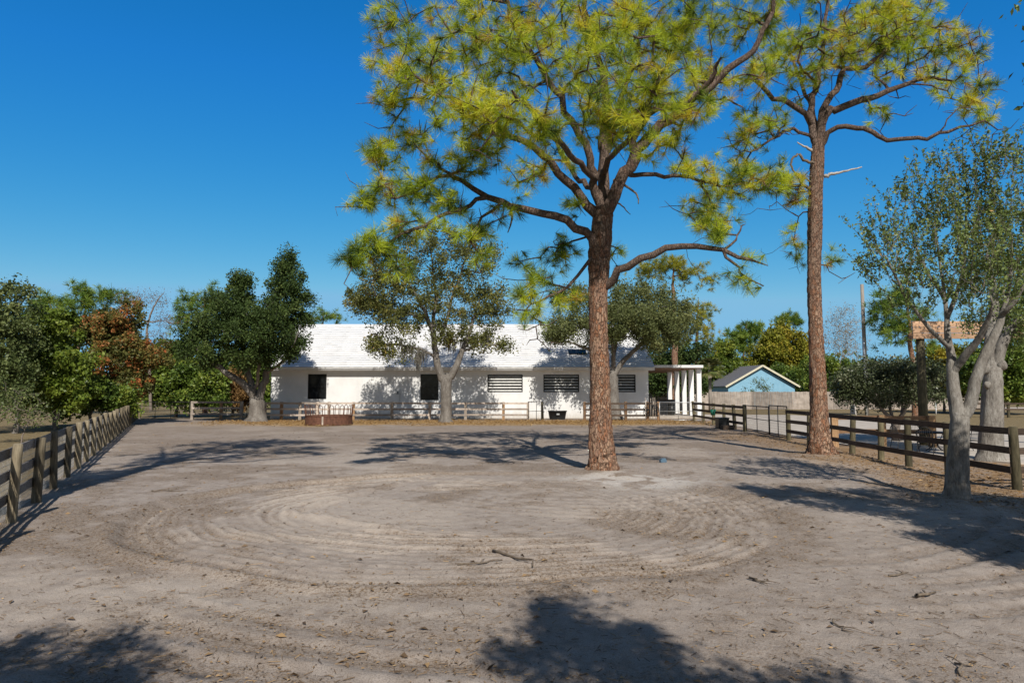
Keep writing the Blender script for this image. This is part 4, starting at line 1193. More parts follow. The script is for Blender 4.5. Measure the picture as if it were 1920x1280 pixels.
def wall_holes(mb, x0, x1, z0, z1, holes, y, th):
    xs = sorted({x0, x1, *[h[0] for h in holes], *[h[1] for h in holes]})
    zs = sorted({z0, z1, *[h[2] for h in holes], *[h[3] for h in holes]})
    for i in range(len(xs) - 1):
        for j in range(len(zs) - 1):
            cx, cz = (xs[i] + xs[i + 1]) / 2, (zs[j] + zs[j + 1]) / 2
            if any(h[0] < cx < h[1] and h[2] < cz < h[3] for h in holes): continue
            mb.add([(xs[i], y, zs[j]), (xs[i + 1], y, zs[j]), (xs[i + 1], y, zs[j + 1]), (xs[i], y, zs[j + 1])], [(0, 1, 2, 3)])
    for h in holes:
        a, b, c, d = h
        for p, q in (((a, c), (b, c)), ((b, c), (b, d)), ((b, d), (a, d)), ((a, d), (a, c))):
            mb.add([(p[0], y, p[1]), (q[0], y, q[1]), (q[0], y + th, q[1]), (p[0], y + th, p[1])], [(0, 1, 2, 3)])
mb = MB()
wall_holes(mb, WX0, WX1, -.1, EZ, holes, BY, .2)
RZ = bz(609, BY + DEPTH / 2)
mid = BY + DEPTH / 2
gz_ = RZ - .2
for x in (WX0, WX1):
    mb.add([(x, BY, -.1), (x, BY + DEPTH, -.1), (x, BY + DEPTH, EZ), (x, mid, gz_), (x, BY, EZ)], [(0, 1, 2, 3, 4)])
mb.add([(WX0, BY + DEPTH, -.1), (WX1, BY + DEPTH, -.1), (WX1, BY + DEPTH, EZ), (WX0, BY + DEPTH, EZ)], [(0, 1, 2, 3)])
mb.build('wall', M['barn_wall'], barn, BB)
# roof in lapped courses
mb = MB()
ov = .62; hx0, hx1 = WX0 - .35, WX1 + .42
ez_ = bz(688, BY - ov)
ey = BY - ov
nC = 21
rr_ = np.random.default_rng(8)
for side in (1, -1):
    Y0, Y1 = (ey, mid) if side == 1 else (BY + DEPTH + ov, mid)
    for i in range(nC):
        t0, t1 = i / nC, (i + 1) / nC
        ya, yb = Y0 + (Y1 - Y0) * t0, Y0 + (Y1 - Y0) * t1
        za, zb = ez_ + (RZ - ez_) * t0, ez_ + (RZ - ez_) * t1
        lip = .045
        xs = np.linspace(hx0, hx1, 25) + np.r_[0, rr_.uniform(-.4, .4, 23), 0]
        for k in range(0, 24):
            a, b = xs[k], xs[k + 1]
            w = rr_.normal() * .003
            mb.add([(a, ya, za + lip + w), (b, ya, za + lip + w), (b, yb, zb + .004), (a, yb, zb + .004), (a, ya + side * .045, za - .02), (b, ya + side * .07, za - .02)], [(0, 1, 2, 3), (4, 5, 1, 0)])
for x in (hx0, hx1):
    mb.add([(x, ey, ez_ - .03), (x, ey, ez_ + .05), (x, mid, RZ + .01), (x, BY + DEPTH + ov, ez_ + .05), (x, BY + DEPTH + ov, ez_ - .03), (x, mid, RZ - .12)], [(0, 1, 2, 5), (2, 3, 4, 5)])
rf = mb.build('roof', M['roof'], barn, BB)
m2 = MB().prism([(mid - .17, RZ - .05), (mid - .08, RZ + .05), (mid + .08, RZ + .05), (mid + .17, RZ - .05)], 0, hx0, hx1)
m2.build('ridge_cap', M['roof'], rf, BB)
m2 = MB().box(((hx0 + hx1) / 2, ey + .06, ez_ - .155), (hx1 - hx0 - .01, .05, .22))
m2.box(((hx0 + hx1) / 2, (ey + .09 + BY) / 2, ez_ - .25), (hx1 - hx0 - .02, BY - ey - .095, .02))
m2.build('fascia', M['white_trim'], rf, BB)
m2 = MB().prism([(ey - .10, ez_ - .02), (ey + .03, ez_ - .02), (ey + .03, ez_ - .15), (ey - .06, ez_ - .15)], 0, hx0 + .05, hx1 - .05)
m2.build('gutter', M['white_trim'], rf, BB)
# dark sheet lying on the roof left of the pine trunk
q = at(1082, 656, BY + 1.9)
sl = math.atan2(RZ - ez_, mid - ey)
m2 = MB().box((q[0], BY + 1.75, ez_ + (BY + 1.75 - ey) * math.tan(sl) + .13), (1.5, .8, .06), 0, sl)
m2.build('skylight', M['glass'], rf, BB)
for (a, b, c, d, kind), h in zip(wins, holes):
    x0, x1, z0, z1 = h
    cx, cz, w, hh = (x0 + x1) / 2, (z0 + z1) / 2, x1 - x0, z1 - z0
    if kind == 'w':
        m2 = MB().box((cx, BY + .09, cz), (w - .01, .01, hh - .01))
        wo_ = m2.build('window', M['glass'], barn, BB)
        m2 = MB()
        for sx in (-1, 1): m2.box((cx + sx * (w / 2 - .035), BY + .045, cz), (.06, .07, hh - .012))
        for zz in (z0 + .035, z1 - .035): m2.box((cx, BY + .045, zz), (w - .14, .07, .06))
        m2.box((cx, BY + .05, cz), (w - .14, .05, .045))
        m2.build('frame', M['black_metal'], wo_, BB)
    else:
        m2 = MB().box((cx, BY + .19, cz), (w - .01, .01, hh - .01))
        wo_ = m2.build('louver_window', M['dark_in'], barn, BB)
        m2 = MB()
        for sx in (-1, 1): m2.box((cx + sx * (w / 2 - .04), BY + .05, cz), (.07, .12, hh - .012))
        for zz in (z0 + .035, z1 - .035): m2.box((cx, BY + .05, zz), (w - .15, .12, .06))
        m2.build('frame', M['black_metal'], wo_, BB)
        m2 = MB()
        for k in range(6):
            m2.box((cx, BY + .07, z0 + .14 + k * (hh - .28) / 5), (w - .17, .015, .135), 0, -.75)
        m2.build('slats', M['louver'], wo_, BB)
m2 = MB().tube([(bx(750), BY - .05, bz(752)), (bx(750), BY - .05, bz(730))], .025, 6)
m2.build('water_pipe', M['galv'], barn, BB)
m2 = MB().box((bx(745.5), BY - .06, bz(736)), (.14, .12, .22)); m2.build('switch_box', M['grey_block'], barn, BB)
# side porch
px0, px1 = hx1 + .01, at(1317, 700, 56.6)[0]
pz = bz(688, 56.6)
pr = MB().box(((px0 + px1) / 2, 63.6, pz + .05), (px1 - px0, 14.6, .22))
po = pr.build('porch_roof', M['white_trim'], barn, BB)
pr = MB().box(((px0 + px1) / 2, 63.6, pz - .09), (px1 - px0 - .08, 14.4, .05)); pr.build('soffit', M['soffit'], po, BB)
for yy in (57.0, 59.4, 61.9, 64.6, 67.5):
    pc = MB().box((15.55, yy, (pz - .12) / 2 - .05), (.38, .38, pz - .02 + .0))
    pc.build('porch_column', M['white_wall'], barn, BB)
pr = MB().box(((WX1 + .01 + px1) / 2, 63.2, .03), (px1 - WX1 - .02, 14.8, .16)); pr.build('porch_floor', M['concrete'], barn, BB)

# things under and beside the porch
def simple(name, label, cat, mb, m, b, group=None, bevel=0.0):
    o = mb.build(name, m, None, b, b, bevel)
    return tag(o, label, cat, group)
b = at(1243, 760, 66); b[2] = .11
ct = empty('outdoor_counter', b, 'grey block counter with dark top under the porch roof of the barn', 'counter')
MB().box((b[0] - .2, 66, .72), (2.6, .7, 1.2)).build('base', M['grey_block'], ct, b)
MB().box((b[0] - .2, 66, 1.36), (2.8, .86, .08)).build('countertop', M['board_dark'], ct, b)
b = at(1259, 775, 60); b[2] = .11
bn = empty('trash_can', b, 'dark round trash can beside the porch counter', 'trash can')
c = b
MB().tube([(c[0], 60, .11), (c[0], 60, 1.0), ], [.27, .32], 14).build('body', M['plastic_black'], bn, b)
MB().tube([(c[0], 60, 1.0), (c[0], 60, 1.06), (c[0], 60, 1.12)], [.35, .34, .12], 14).build('lid', M['plastic_black'], bn, b)
b = at(1245, 775, 58.5); b[2] = .11
st_ = empty('bar_stool', b, 'black metal stool on the porch floor behind the galvanised gate', 'stool')
MB().tube([(b[0], 58.5, .78), (b[0], 58.5, .83)], .2, 12).build('seat', M['black_metal'], st_, b)
for sx in (-1, 1):
    for sy in (-1, 1):
        MB().tube([(b[0] + sx * .11, 58.5 + sy * .11, .79), (b[0] + sx * .2, 58.5 + sy * .2, .11)], .018, 5).build('leg', M['black_metal'], st_, b)

# ------------------------------------------------------------------ fences
def log_post(x, y, h, r0, r, lean=.02):
    mb = MB()
    k = 12
    zs = [-.3, .0, h * .4, h * .8, h, h + .012]
    lx, ly = r.normal() * lean, r.normal() * lean
    rr = r0 * r.uniform(.9, 1.1)
    pts = [(x + lx * z, y + ly * z, z) for z in zs]
    mb.tube(pts, [rr * 1.02, rr * 1.04, rr, rr * .97, rr * .95, rr * .6], k)
    return mb

def rail_fence(name, label, cat, pts, h, levels, w, th, side, post_m, rail_m, pr_, seed, square=False, group=None, skip=(), first=True, last=True, lean=.02):
    """posts at pts (x,y); boards on the given side"""
    r = np.random.default_rng(seed)
    b = np.array([pts[0][0], pts[0][1], 0])
    root = empty(name, b, label, cat, group)
    for i, p in enumerate(pts):
        if (i == 0 and not first) or (i == len(pts) - 1 and not last): continue
        m_ = post_m[i % len(post_m)] if isinstance(post_m, list) else post_m
        if square:
            mb = MB().box((p[0], p[1], h / 2 - .1), (pr_ * 2, pr_ * 2, h + .2 + r.normal() * .02), math.atan2(pts[-1][1] - pts[0][1], pts[-1][0] - pts[0][0]))
            mb.build('post', m_, root, b, None, .008)
        else:
            log_post(p[0], p[1], h + r.normal() * .02, pr_, r, lean).build('post', m_, root, b)
    for i in range(len(pts) - 1):
        if i in skip: continue
        p, q = np.array([*pts[i], 0.0]), np.array([*pts[i + 1], 0.0])
        d = (q - p) / np.linalg.norm(q - p)
        nrm = np.array([-d[1], d[0], 0]) * side
        for z in levels:
            o = nrm * (pr_ + th / 2 - .012 + (i % 2) * .004)
            a = p + o + [0, 0, z + r.normal() * .008] + d * .003; c = q + o + [0, 0, z + r.normal() * .008] - d * .003
            mm = (a + c) / 2 + [0, 0, -.006]
            MB().bar(a, c, th, w).build('rail', rail_m, root, b)
    return root, b

# left fence with welded wire
Ys = np.array([7.3, 9.45, 11.5, 13.6, 15.6, 17.6, 19.6, 21.6, 23.6, 25.6, 27.6, 29.6, 31.7, 33.8, 35.9, 38, 40.1, 42.2, 44.4, 46.7, 49.0, 51.4, 53.9])
lp = [(xl(y), y) for y in Ys]
lf, lb = rail_fence('rail_fence', 'log post fence with dark boards and welded wire along the left side of the yard', 'fence',
                    lp, 1.30, (1.17, .80, .42), .16, .03, 1, M['post_log'], M['board_grey'], .082, 5)
mb = MB()
A0, A1 = np.array([*lp[0], 0]), np.array([*lp[-1], 0])
dd = (A1 - A0) / np.linalg.norm(A1 - A0); nn = np.array([-dd[1], dd[0], 0]) * .145
L_ = np.linalg.norm(A1 - A0)
def flatwire(mb, a, b_, w):
    a, b_ = np.array(a), np.array(b_)
    d = b_ - a; d /= np.linalg.norm(d)
    s1 = np.cross(d, [.3, .5, .81]); s1 /= np.linalg.norm(s1); s2 = np.cross(d, s1)
    vs = []
    for e in (a, b_):
        for k in range(3):
            t = k * 2.094
            vs.append(e + (s1 * math.cos(t) + s2 * math.sin(t)) * w)
    mb.add(vs, [(0, 1, 4, 3), (1, 2, 5, 4), (2, 0, 3, 5)])
for t in np.arange(0, L_, .10): flatwire(mb, A0 + dd * t + nn + [0, 0, .03], A0 + dd * t + nn + [0, 0, 1.2], .0036)
for z in np.arange(.05, 1.21, .10): flatwire(mb, A0 + nn + [0, 0, z], A1 + nn + [0, 0, z], .0036)
mb.build('wire_mesh', M['wire'], lf, lb)
for y in Ys[:12]:
    p = np.array([xl(y) - .23, y + .35, 0])
    MB().box((p[0], p[1], .5), (.05, .05, 1.25)).build('wire_stake', M['post_pale'], lf, lb)
# tall thin stake beside the far end of the left fence
p = gnd(227, 806); p = at(226, 760, 46)
simple('marker_stake', 'thin tall grey pole standing beyond the left log fence', 'pole', MB().tube([(p[0], 46, -.2), (p[0], 46, 3.3)], .035, 8), M['pole_wood'], (p[0], 46, 0))

def gpt(u, Y): return (at(u, 760, Y)[0], Y)
# black field gate at the far left corner
def pipe_gate(name, label, p, q, h, z0, nb, vb, m, r_=.022, wire=True, group=None, rm=None):
    b = np.array([*p, 0.0])
    root = empty(name, b, label, 'gate', group)
    P, Q = np.array([*p, 0.0]), np.array([*q, 0.0])
    mb = MB()
    c = [P + [0, 0, z0], Q + [0, 0, z0], Q + [0, 0, h], P + [0, 0, h]]
    for i in range(4): mb.tube([c[i], c[(i + 1) % 4]], r_, 8)
    for t in vb: mb.tube([P + (Q - P) * t + [0, 0, z0], P + (Q - P) * t + [0, 0, h]], r_ * .8, 6)
    mb.build('gate_frame', m, root, b)
    for k in range(nb):
        z = z0 + (h - z0) * (k + 1) / (nb + 1)
        MB().tube([P + [0, 0, z], Q + [0, 0, z]], r_ * .7, 6).build('bar', rm or m, root, b)
    if wire:
        mb = MB(); L = np.linalg.norm(Q - P); d = (Q - P) / L
        for t in np.arange(.12, L, .12): flatwire(mb, P + d * t + [0, 0, z0], P + d * t + [0, 0, h - .02], .003)
        for z in np.arange(z0 + .1, h, .12): flatwire(mb, P + [0, 0, z], Q + [0, 0, z], .003)
        mb.build('wire_panel', m, root, b)
    return root
pipe_gate('field_gate', 'wide black wire gate between the left log fence and the pale paddock rails', gpt(264, 54.5), gpt(356, 54), 1.35, .06, 3, (.3, .62), M['black_metal'])
# pale paddock rails left of the dark oak
rail_fence('rail_fence', 'short pale three-board fence beside the wide black gate, left of the dark oak', 'fence',
           [gpt(361, 53.5), gpt(415, 53.5), gpt(453, 53.5)], 1.42, (1.34, .88, .42), .15, .035, -1, [M['post_pale'], M['post_orange'], M['post_pale']], M['board_pale'], .10, 7, square=True)
pipe_gate('field_gate', 'dark pipe gate swung open edge-on behind the trunk of the dark oak', gpt(463, 52.8), gpt(478, 55.6), 1.35, .06, 4, (.5,), M['black_metal'])
# paddock rails in front of the barn
PY = 52.0
rail_fence('rail_fence', 'long pale weathered three-board fence along the front of the white barn', 'fence',
           [gpt(u, PY) for u in (497, 528, 563, 596, 617, 663, 735, 806, 873, 944, 990)], 1.38, (1.28, .84, .40), .14, .035, -1, [M['post_pale'], M['post_orange'], M['post_pale'], M['post_pale']], M['board_pale'], .10, 9, square=True)
rail_fence('rail_fence', 'tall brown gate post with cap at the right end of the pale barn fence', 'gate post',
           [gpt(1017, PY)], 1.38, (), .1, .03, 1, M['post_green'], M['board_brown'], .11, 10)
pipe_gate('field_gate', 'narrow black pipe gate standing open at the right end of the pale barn fence', gpt(990.5, 50.2), gpt(1018, 51.6), 1.42, .02, 1, (.55,), M['black_metal'], .028, wire=False)
rail_fence('rail_fence', 'dark brown three-board fence right of the pine trunk, in front of the barn corner', 'fence',
           [gpt(u, 51.5) for u in (1096, 1134, 1173, 1214, 1234)], 1.40, (1.27, .82, .38), .14, .035, -1, M['board_brown'], M['board_dark'], .10, 12, square=True)
pipe_gate('field_gate', 'wide galvanised pipe gate closing the way to the porch of the barn', gpt(1236.5, 51.4), gpt(1315, 50.8), 1.36, .05, 1, (.45,), M['galv'], .03, wire=True)

# right fence
ry = [49.5, 46.8, 44.3, 41.9, 39.6]
def frX(y): return xr(y) + .35
rail_fence('rail_fence', 'dark brown post and board fence between the porch gate and the black walk gate', 'fence',
           [(frX(y), y) for y in (50.6, 47.6, 44.8, 42.2, 39.8, 37.8)], 1.42, (1.30, .86, .42), .15, .035, -1, M['post_green'], M['board_dark'], .10, 13)
g1, g2, g3 = (frX(37.5), 37.5), (frX(33.7), 33.7), (frX(31.2), 31.2)
pipe_gate('walk_gate', 'black wire gate in the dark right fence, farther and lower of the adjoining pair', g1, (frX(33.75), 33.75), 1.42, .08, 1, (.5,), M['black_metal'], .024, wire=True)
pipe_gate('walk_gate', 'black wire gate in the dark right fence, nearer and taller of the adjoining pair', (frX(33.65), 33.65), g3, 1.5, .08, 1, (.5,), M['black_metal'], .026, wire=True)
rail_fence('rail_fence', 'dark three-board fence with greenish log posts, running past the slender pine at the right', 'fence',
           [(xr(y) + .3 * sstep(20, 31, np.array(float(y))), y) for y in (30.9, 28.4, 26.3, 24.1, 21.9, 20.2, 18.2, 15.6)], 1.37, (1.29, .86, .42), .15, .04, -1, M['post_green'], M['board_dark'], .095, 14)
rail_fence('rail_fence', 'dark board fence turning right at the last log post, at the right edge', 'fence',
           [(xr(15.6), 15.6), (14.0, 16.1), (16.6, 16.6), (19.2, 17.1)], 1.40, (1.27, .83, .40), .15, .04, 1, M['post_green'], M['board_dark'], .095, 15, first=False)

# ------------------------------------------------------------------ ring feeder
c = gnd(617, 788); c = at(617, 770, 45.0); cx, cy = c[0], 45.0
fd = empty('hay_feeder', (cx, cy, 0), 'round rusty hay ring feeder with bent hoops, on straw before the barn', 'hay feeder')
fb = np.array([cx, cy, 0])
mb = MB(); k = 48; Rf = 1.5
th = np.linspace(0, 2 * math.pi, k, endpoint=False)
for z0, z1, rr in ((.03, .60, Rf),):
    V = []
    for zz, r_ in ((z0, rr), (z1, rr), (z1, rr - .02), (z0, rr - .02)):
        V += [(cx + r_ * math.cos(a), cy + r_ * math.sin(a), zz) for a in th]
    fs = []
    for lvl in range(4):
        a0, b0 = lvl * k, ((lvl + 1) % 4) * k
        fs += [(a0 + j, a0 + (j + 1) % k, b0 + (j + 1) % k, b0 + j) for j in range(k)]
    mb.add(V, fs, False)
sh = mb.build('sheet_ring', M['rust'], fd, fb)
for zz in (.05, .60):
    MB().tube([(cx + Rf * math.cos(a), cy + Rf * math.sin(a), zz) for a in th], .028, 6, closed=True).build('ring_tube', M['rust'], fd, fb)
for i in range(14):
    a0 = 2 * math.pi * (i + .3) / 14
    w = .085
    pts = []
    for t in np.linspace(0, 1, 13):
        if t < .4: ph, z = -1, .6 + t / .4 * .58
        elif t > .6: ph, z = 1, .6 + (1 - t) / .4 * .58
        else:
            s_ = (t - .4) / .2 * math.pi
            ph, z = -math.cos(s_), 1.18 + .13 * math.sin(s_)
        a = a0 + ph * w
        rad = Rf - .01 + (z - .6) * .10
        pts.append((cx + rad * math.cos(a), cy + rad * math.sin(a), z))
    MB().tube(pts, .022, 6).build('hoop', M['rust'], fd, fb)
MB().box((cx + .0, cy - Rf - .012, .32), (.10, .012, .52)).build('seam_strap', M['post_pale'], fd, fb)

# trough, bucket, box, tools
b = at(1045, 780, 53.6); b[2] = 0
tr = empty('water_trough', b, 'black oval water trough against the barn wall in the gap of the fence', 'trough')
mb = MB()
def oval(z, sx, sy): return [(b[0] + sx * math.copysign(abs(math.cos(a)) ** .6, math.cos(a)), 53.6 + sy * math.copysign(abs(math.sin(a)) ** .6, math.sin(a)), z) for a in np.linspace(0, 2 * math.pi, 28, endpoint=False)]
rings = [oval(.0, .60, .36), oval(.62, .72, .44), oval(.62, .76, .48), oval(.68, .76, .48), oval(.68, .70, .42), oval(.08, .56, .32)]
V = sum(rings, [])
fs = []
for i in range(5): fs += [(i * 28 + j, i * 28 + (j + 1) % 28, (i + 1) * 28 + (j + 1) % 28, (i + 1) * 28 + j) for j in range(28)]
fs.append(tuple(range(5 * 28, 6 * 28)))
mb.add(V, fs, True)
mb.build('tub', M['plastic_black'], tr, b)
MB().box((b[0] + .02, 53.1, .42), (.22, .02, .12)).build('label_plate', M['galv'], tr, b)

b = np.array([frX(44) - .22, 44.0, .78])
bk = empty('feed_bucket', b, 'small dark green bucket hung on the dark board fence', 'bucket')
MB().tube([(b[0], 44, .66), (b[0], 44, 1.02)], [.14, .19], 14).build('body', M['plastic_green'], bk, b)
MB().tube([(b[0] - .19, 44, 1.0), (b[0] - .1, 44, 1.12), (b[0] + .0, 44, 1.17), (b[0] + .1, 44, 1.12), (b[0] + .19, 44, 1.0)], .008, 5).build('handle', M['galv'], bk, b)
b = np.array([frX(40.5) - .55, 40.5, 0])
mb = MB().box((b[0], 40.5, .3), (.62, .7, .6)); mb.box((b[0], 40.5, .63), (.68, .76, .05))
simple('mounting_box', 'black block standing on the sand against the dark board fence below the green bucket', 'box', mb, M['plastic_black'], b, None, .012)
b = np.array([frX(39.3) - .45, 39.6, 0])
simple('mounting_step', 'low dark step beside the black block at the foot of the dark board fence', 'step', MB().box((b[0], 39.6, .12), (.7, .5, .24)), M['board_dark'], b, None, .012)
b = gnd(1243, 868)
mb = MB().box((b[0], b[1], .04 + float(gz(b[0], b[1]))), (.2, .12, .09), .3); mb.box((b[0] + .01, b[1], .1 + float(gz(b[0], b[1]))), (.15, .09, .04), .3)
simple('utility_cover', 'tiny grey-blue box on the sand right of the big pine', 'box', mb, M['plastic_blue'], b, None, .01)
# garden tools and hose bundle at the corner of the barn fence
b = np.array([*gpt(1220, 51.0), 0])
tl = empty('hose_rack', b, 'tangle of coiled dark hoses and handles on the brown fence at the barn corner', 'hose rack')
rt = np.random.default_rng(4)
mb = MB()
for k in range(9):
    cx_, cz_ = b[0] + rt.uniform(-.4, .4), rt.uniform(.45, 1.15); R_ = rt.uniform(.16, .30)
    mb.tube([(cx_ + R_ * math.cos(a), 51.2 + .06 * rt.normal(), cz_ + R_ * math.sin(a)) for a in np.linspace(0, 6.28, 18, endpoint=False)], .022, 5, closed=True)
mb.build('hose', M['plastic_black'], tl, b)
mb = MB()
for k in range(6):
    x = b[0] + rt.uniform(-.5, .45)
    mb.tube([(x, 51.1, 0), (x + rt.uniform(-.15, .15), 51.25, rt.uniform(1.35, 1.75))], .018, 5)
mb.build('tool_handle', M['post_pale'], tl, b)

# ------------------------------------------------------------------ timber gateway, garden furniture, inner fence
GY_ = 27.5
p0 = at(1729, 733, GY_); p1x = p0[0] + 5.4
b = np.array([p0[0], GY_, 0])
gw = empty('timber_gateway', b, 'tall timber gateway with wide new cedar beam, behind the grey oaks', 'gateway')
top = at(1729, 603, GY_)[2]; bot = at(1729, 636, GY_)[2]
for x in (p0[0], p1x):
    MB().tube([(x, GY_, -.2), (x, GY_, 1.5), (x + .01, GY_, bot + .05)], [.18, .17, .155], 14).build('post', M['post_green'], gw, b)
for k in range(3):
    hgt = (top - bot) / 3
    MB().box(((p0[0] + p1x) / 2, GY_ - .2 - (k % 2) * .004, bot + hgt * (k + .5)), (p1x - p0[0] + .8, .06, hgt - .012)).build('beam_board', M['cedar'], gw, b, None, .006)
MB().box(((p0[0] + p1x) / 2, GY_ + .02, bot + .09), (p1x - p0[0] + .7, .34, .10)).build('beam', M['cedar'], gw, b)

rail_fence('rail_fence', 'low brown board fence with orange posts, behind the black patio set', 'fence',
           [gpt(1563, 27.2), gpt(1652, 27.0), gpt(1745, 26.6)], 1.25, (1.15, .62), .16, .04, 1, M['post_orange'], M['board_brown'], .12, 19, square=True)
# wrought iron table and chairs
tx, ty = at(1752, 800, 24.8)[0], 24.8
b = np.array([tx, ty, 0])
pt = empty('patio_table', b, 'round black wrought-iron patio table under the low shrub tree', 'table')
MB().tube([(tx, ty, .70), (tx, ty, .735)], .62, 26).build('tabletop', M['black_metal'], pt, b)
for k in range(4):
    a = k * math.pi / 2 + .4
    q = [(tx + rr * math.cos(a), ty + rr * math.sin(a), z) for rr, z in ((.42, .70), (.34, .52), (.12, .38), (.14, .2), (.38, .04), (.45, .0))]
    MB().tube(catmull(q, 3), .016, 6).build('leg', M['black_metal'], pt, b)
def patio_chair(x, y, rz, label):
    b = np.array([x, y, 0])
    root = empty('patio_chair', b, label, 'chair', 'black wrought-iron chairs by the patio table')
    root.rotation_euler = (0, 0, rz)
    mb = MB(); 
    mb.tube([(-.23, -.22, .44), (.23, -.22, .44), (.25, .22, .44), (-.25, .22, .44)], .014, 6, closed=True)
    for xx in np.linspace(-.2, .2, 9): mb.tube([(xx, -.22, .445), (xx, .22, .445)], .007, 4)
    mb.build('seat', M['black_metal'], root)
    mb = MB()
    arch = [(-.22, .22, .44), (-.23, .27, .75), (-.16, .29, .9), (0, .30, .97), (.16, .29, .9), (.23, .27, .75), (.22, .22, .44)]
    mb.tube(catmull(arch, 3), .014, 6)
    for xx in np.linspace(-.15, .15, 6): mb.tube([(xx, .23, .45), (xx, .29, .9)], .006, 4)
    mb.build('backrest', M['black_metal'], root)
    for sx in (-1, 1):
        MB().tube([(sx * .22, -.22, .44), (sx * .24, -.25, .2), (sx * .22, -.24, 0)], .013, 6).build('leg', M['black_metal'], root)
        MB().tube([(sx * .24, .22, .44), (sx * .24, .27, .2), (sx * .23, .32, 0)], .013, 6).build('leg', M['black_metal'], root)
        MB().tube(catmull([(sx * .23, .26, .66), (sx * .27, .0, .67), (sx * .27, -.2, .64), (sx * .24, -.22, .44)], 3), .012, 6).build('armrest', M['black_metal'], root)
    return root
patio_chair(tx - 1.15, ty + .1, math.pi / 2, 'black wrought-iron chair left of the patio table, its back to the yard fence')
patio_chair(tx + .05, ty + 1.05, 0.1, 'black wrought-iron chair behind the patio table, facing the yard')
patio_chair(tx + 1.15, ty - .1, -math.pi / 2, 'black wrought-iron chair right of the patio table, beside the grey oak')
patio_chair(tx - .9, ty - .95, 2.5, 'black wrought-iron chair in front of the patio table, close behind the dark rails')
# small things far off on the right
p = at(1600, 775, 62)
simple('tree_stump', 'pale grey cut stump standing on the grass beyond the concrete drive', 'stump', MB().tube([(p[0], 62, -.1), (p[0], 62, .25), (p[0], 62, .95)], [.34, .25, .22], 10), M['dead_wood'], (p[0], 62, 0))
for u, Yd, h, lab in ((1625, 66, 1.3, 'short white marker post on the grass behind the shrub tree, nearer the slender pine'), (1755, 66, 1.1, 'short white marker post on the grass left of the grey oaks')):
    p = at(u, 770, Yd)
    simple('marker_post', lab, 'post', MB().tube([(p[0], Yd, -.1), (p[0], Yd, h)], .06, 8), M['pvc'], (p[0], Yd, 0))
p = at(1890, 775, 52)
rail_fence('rail_fence', 'far brown rail fence before the dark trees at the right edge', 'fence',
           [gpt(1800, 58), gpt(1845, 57.6), gpt(1890, 57.2), gpt(1936, 56.8), gpt(1985, 56.4)], 1.3, (1.15, .7), .14, .04, -1, M['post_green'], M['board_dark'], .12, 23)
p = at(1624, 733, 60)
up = empty('utility_pole', (p[0], 60, 0), 'tall grey wooden utility pole with a white cable guard, behind the shrub tree', 'utility pole')
ub = np.array([p[0], 60, 0])
zt = at(1624, 533, 60)[2]
MB().tube([(p[0], 60, -.3), (p[0], 60, 5), (p[0] - .02, 60, zt)], [.18, .165, .14], 12).build('pole', M['pole_wood'], up, ub)
MB().tube([(p[0] - .12, 59.83, 0), (p[0] - .12, 59.83, 6.6)], .075, 8).build('cable_guard', M['pvc'], up, ub)
wz = 5.2
for i_, (dx_, dz_) in enumerate(((18, -1.2), (30, -.4))):
    pass
cb = [(p[0] + 0, 60.1, zt - 3.6), (p[0] + 5, 61, zt - 4.0), (p[0] + 12, 62.5, zt - 3.7), (p[0] + 26, 66, zt - 1.5)]
MB().tube(catmull(cb, 5), .012, 4).build('cable', M['black_metal'], up, ub)

# ------------------------------------------------------------------ privacy fence and blue house
fx0, fx1 = at(1180, 750, 82)[0], at(1850, 750, 82)[0]
b = np.array([fx0, 82, 0])
pf = empty('privacy_fence', b, 'long pale grey board privacy fence in front of the blue house', 'fence')
rp = np.random.default_rng(2)
x = fx0; k = 0
zt_ = at(960, 734.5, 82)[2]
while x < fx1:
    mb = MB(); x2 = x + 2.44
    for i in range(16):
        hh = zt_ + rp.normal() * .015
        xx = x + (i + .5) * .1525
        mb.box((xx, 82 + rp.normal() * .006, hh / 2 + .02), (.142, .018, hh))
    mb.build('picket_panel', M['picket'], pf, b)
    MB().box((x, 82.1, zt_ / 2 - .1), (.10, .10, zt_ - .05)).build('post', M['picket'], pf, b)
    x = x2; k += 1

hY = 96.0
ap = at(1427, 684, hY); er = at(1500.5, 721, hY)
hw = (er[0] - ap[0]); wallz = er[2] - .08
b = np.array([ap[0], hY, 0])
hs_ = empty('blue_house', b, 'light blue gabled house with cream trim and grey shingle roof, behind the privacy fence', 'house')
hs_.rotation_euler = (0, 0, R(7))
hD = 7.5
mb = MB()
w2 = hw - .5
mb.prism([(-w2, -.1), (w2, -.1), (w2, wallz - .1), (0, ap[2] - .28), (-w2, wallz - .1)], 1, 0, hD)
mb.build('wall', M['blue_wall'], hs_)
mb = MB()
for s_ in (-1, 1):
    mb.add([(0, -.45, ap[2]), (s_ * (hw + .05), -.45, wallz - .12), (s_ * (hw + .05), hD + .4, wallz - .12), (0, hD + .4, ap[2]),
            (0, -.45, ap[2] - .1), (s_ * (hw + .05), -.45, wallz - .22), (s_ * (hw + .05), hD + .4, wallz - .22), (0, hD + .4, ap[2] - .1)],
           [(0, 1, 2, 3), (7, 6, 5, 4), (0, 4, 5, 1), (1, 5, 6, 2), (2, 6, 7, 3)])
hr = mb.build('roof', M['shingle'], hs_)
mb = MB()
for s_ in (-1, 1):
    mb.bar((0, -.48, ap[2] - .10), (s_ * (hw + .05), -.48, wallz - .22), .05, .26)
mb.build('gable_trim', M['cream_trim'], hr)

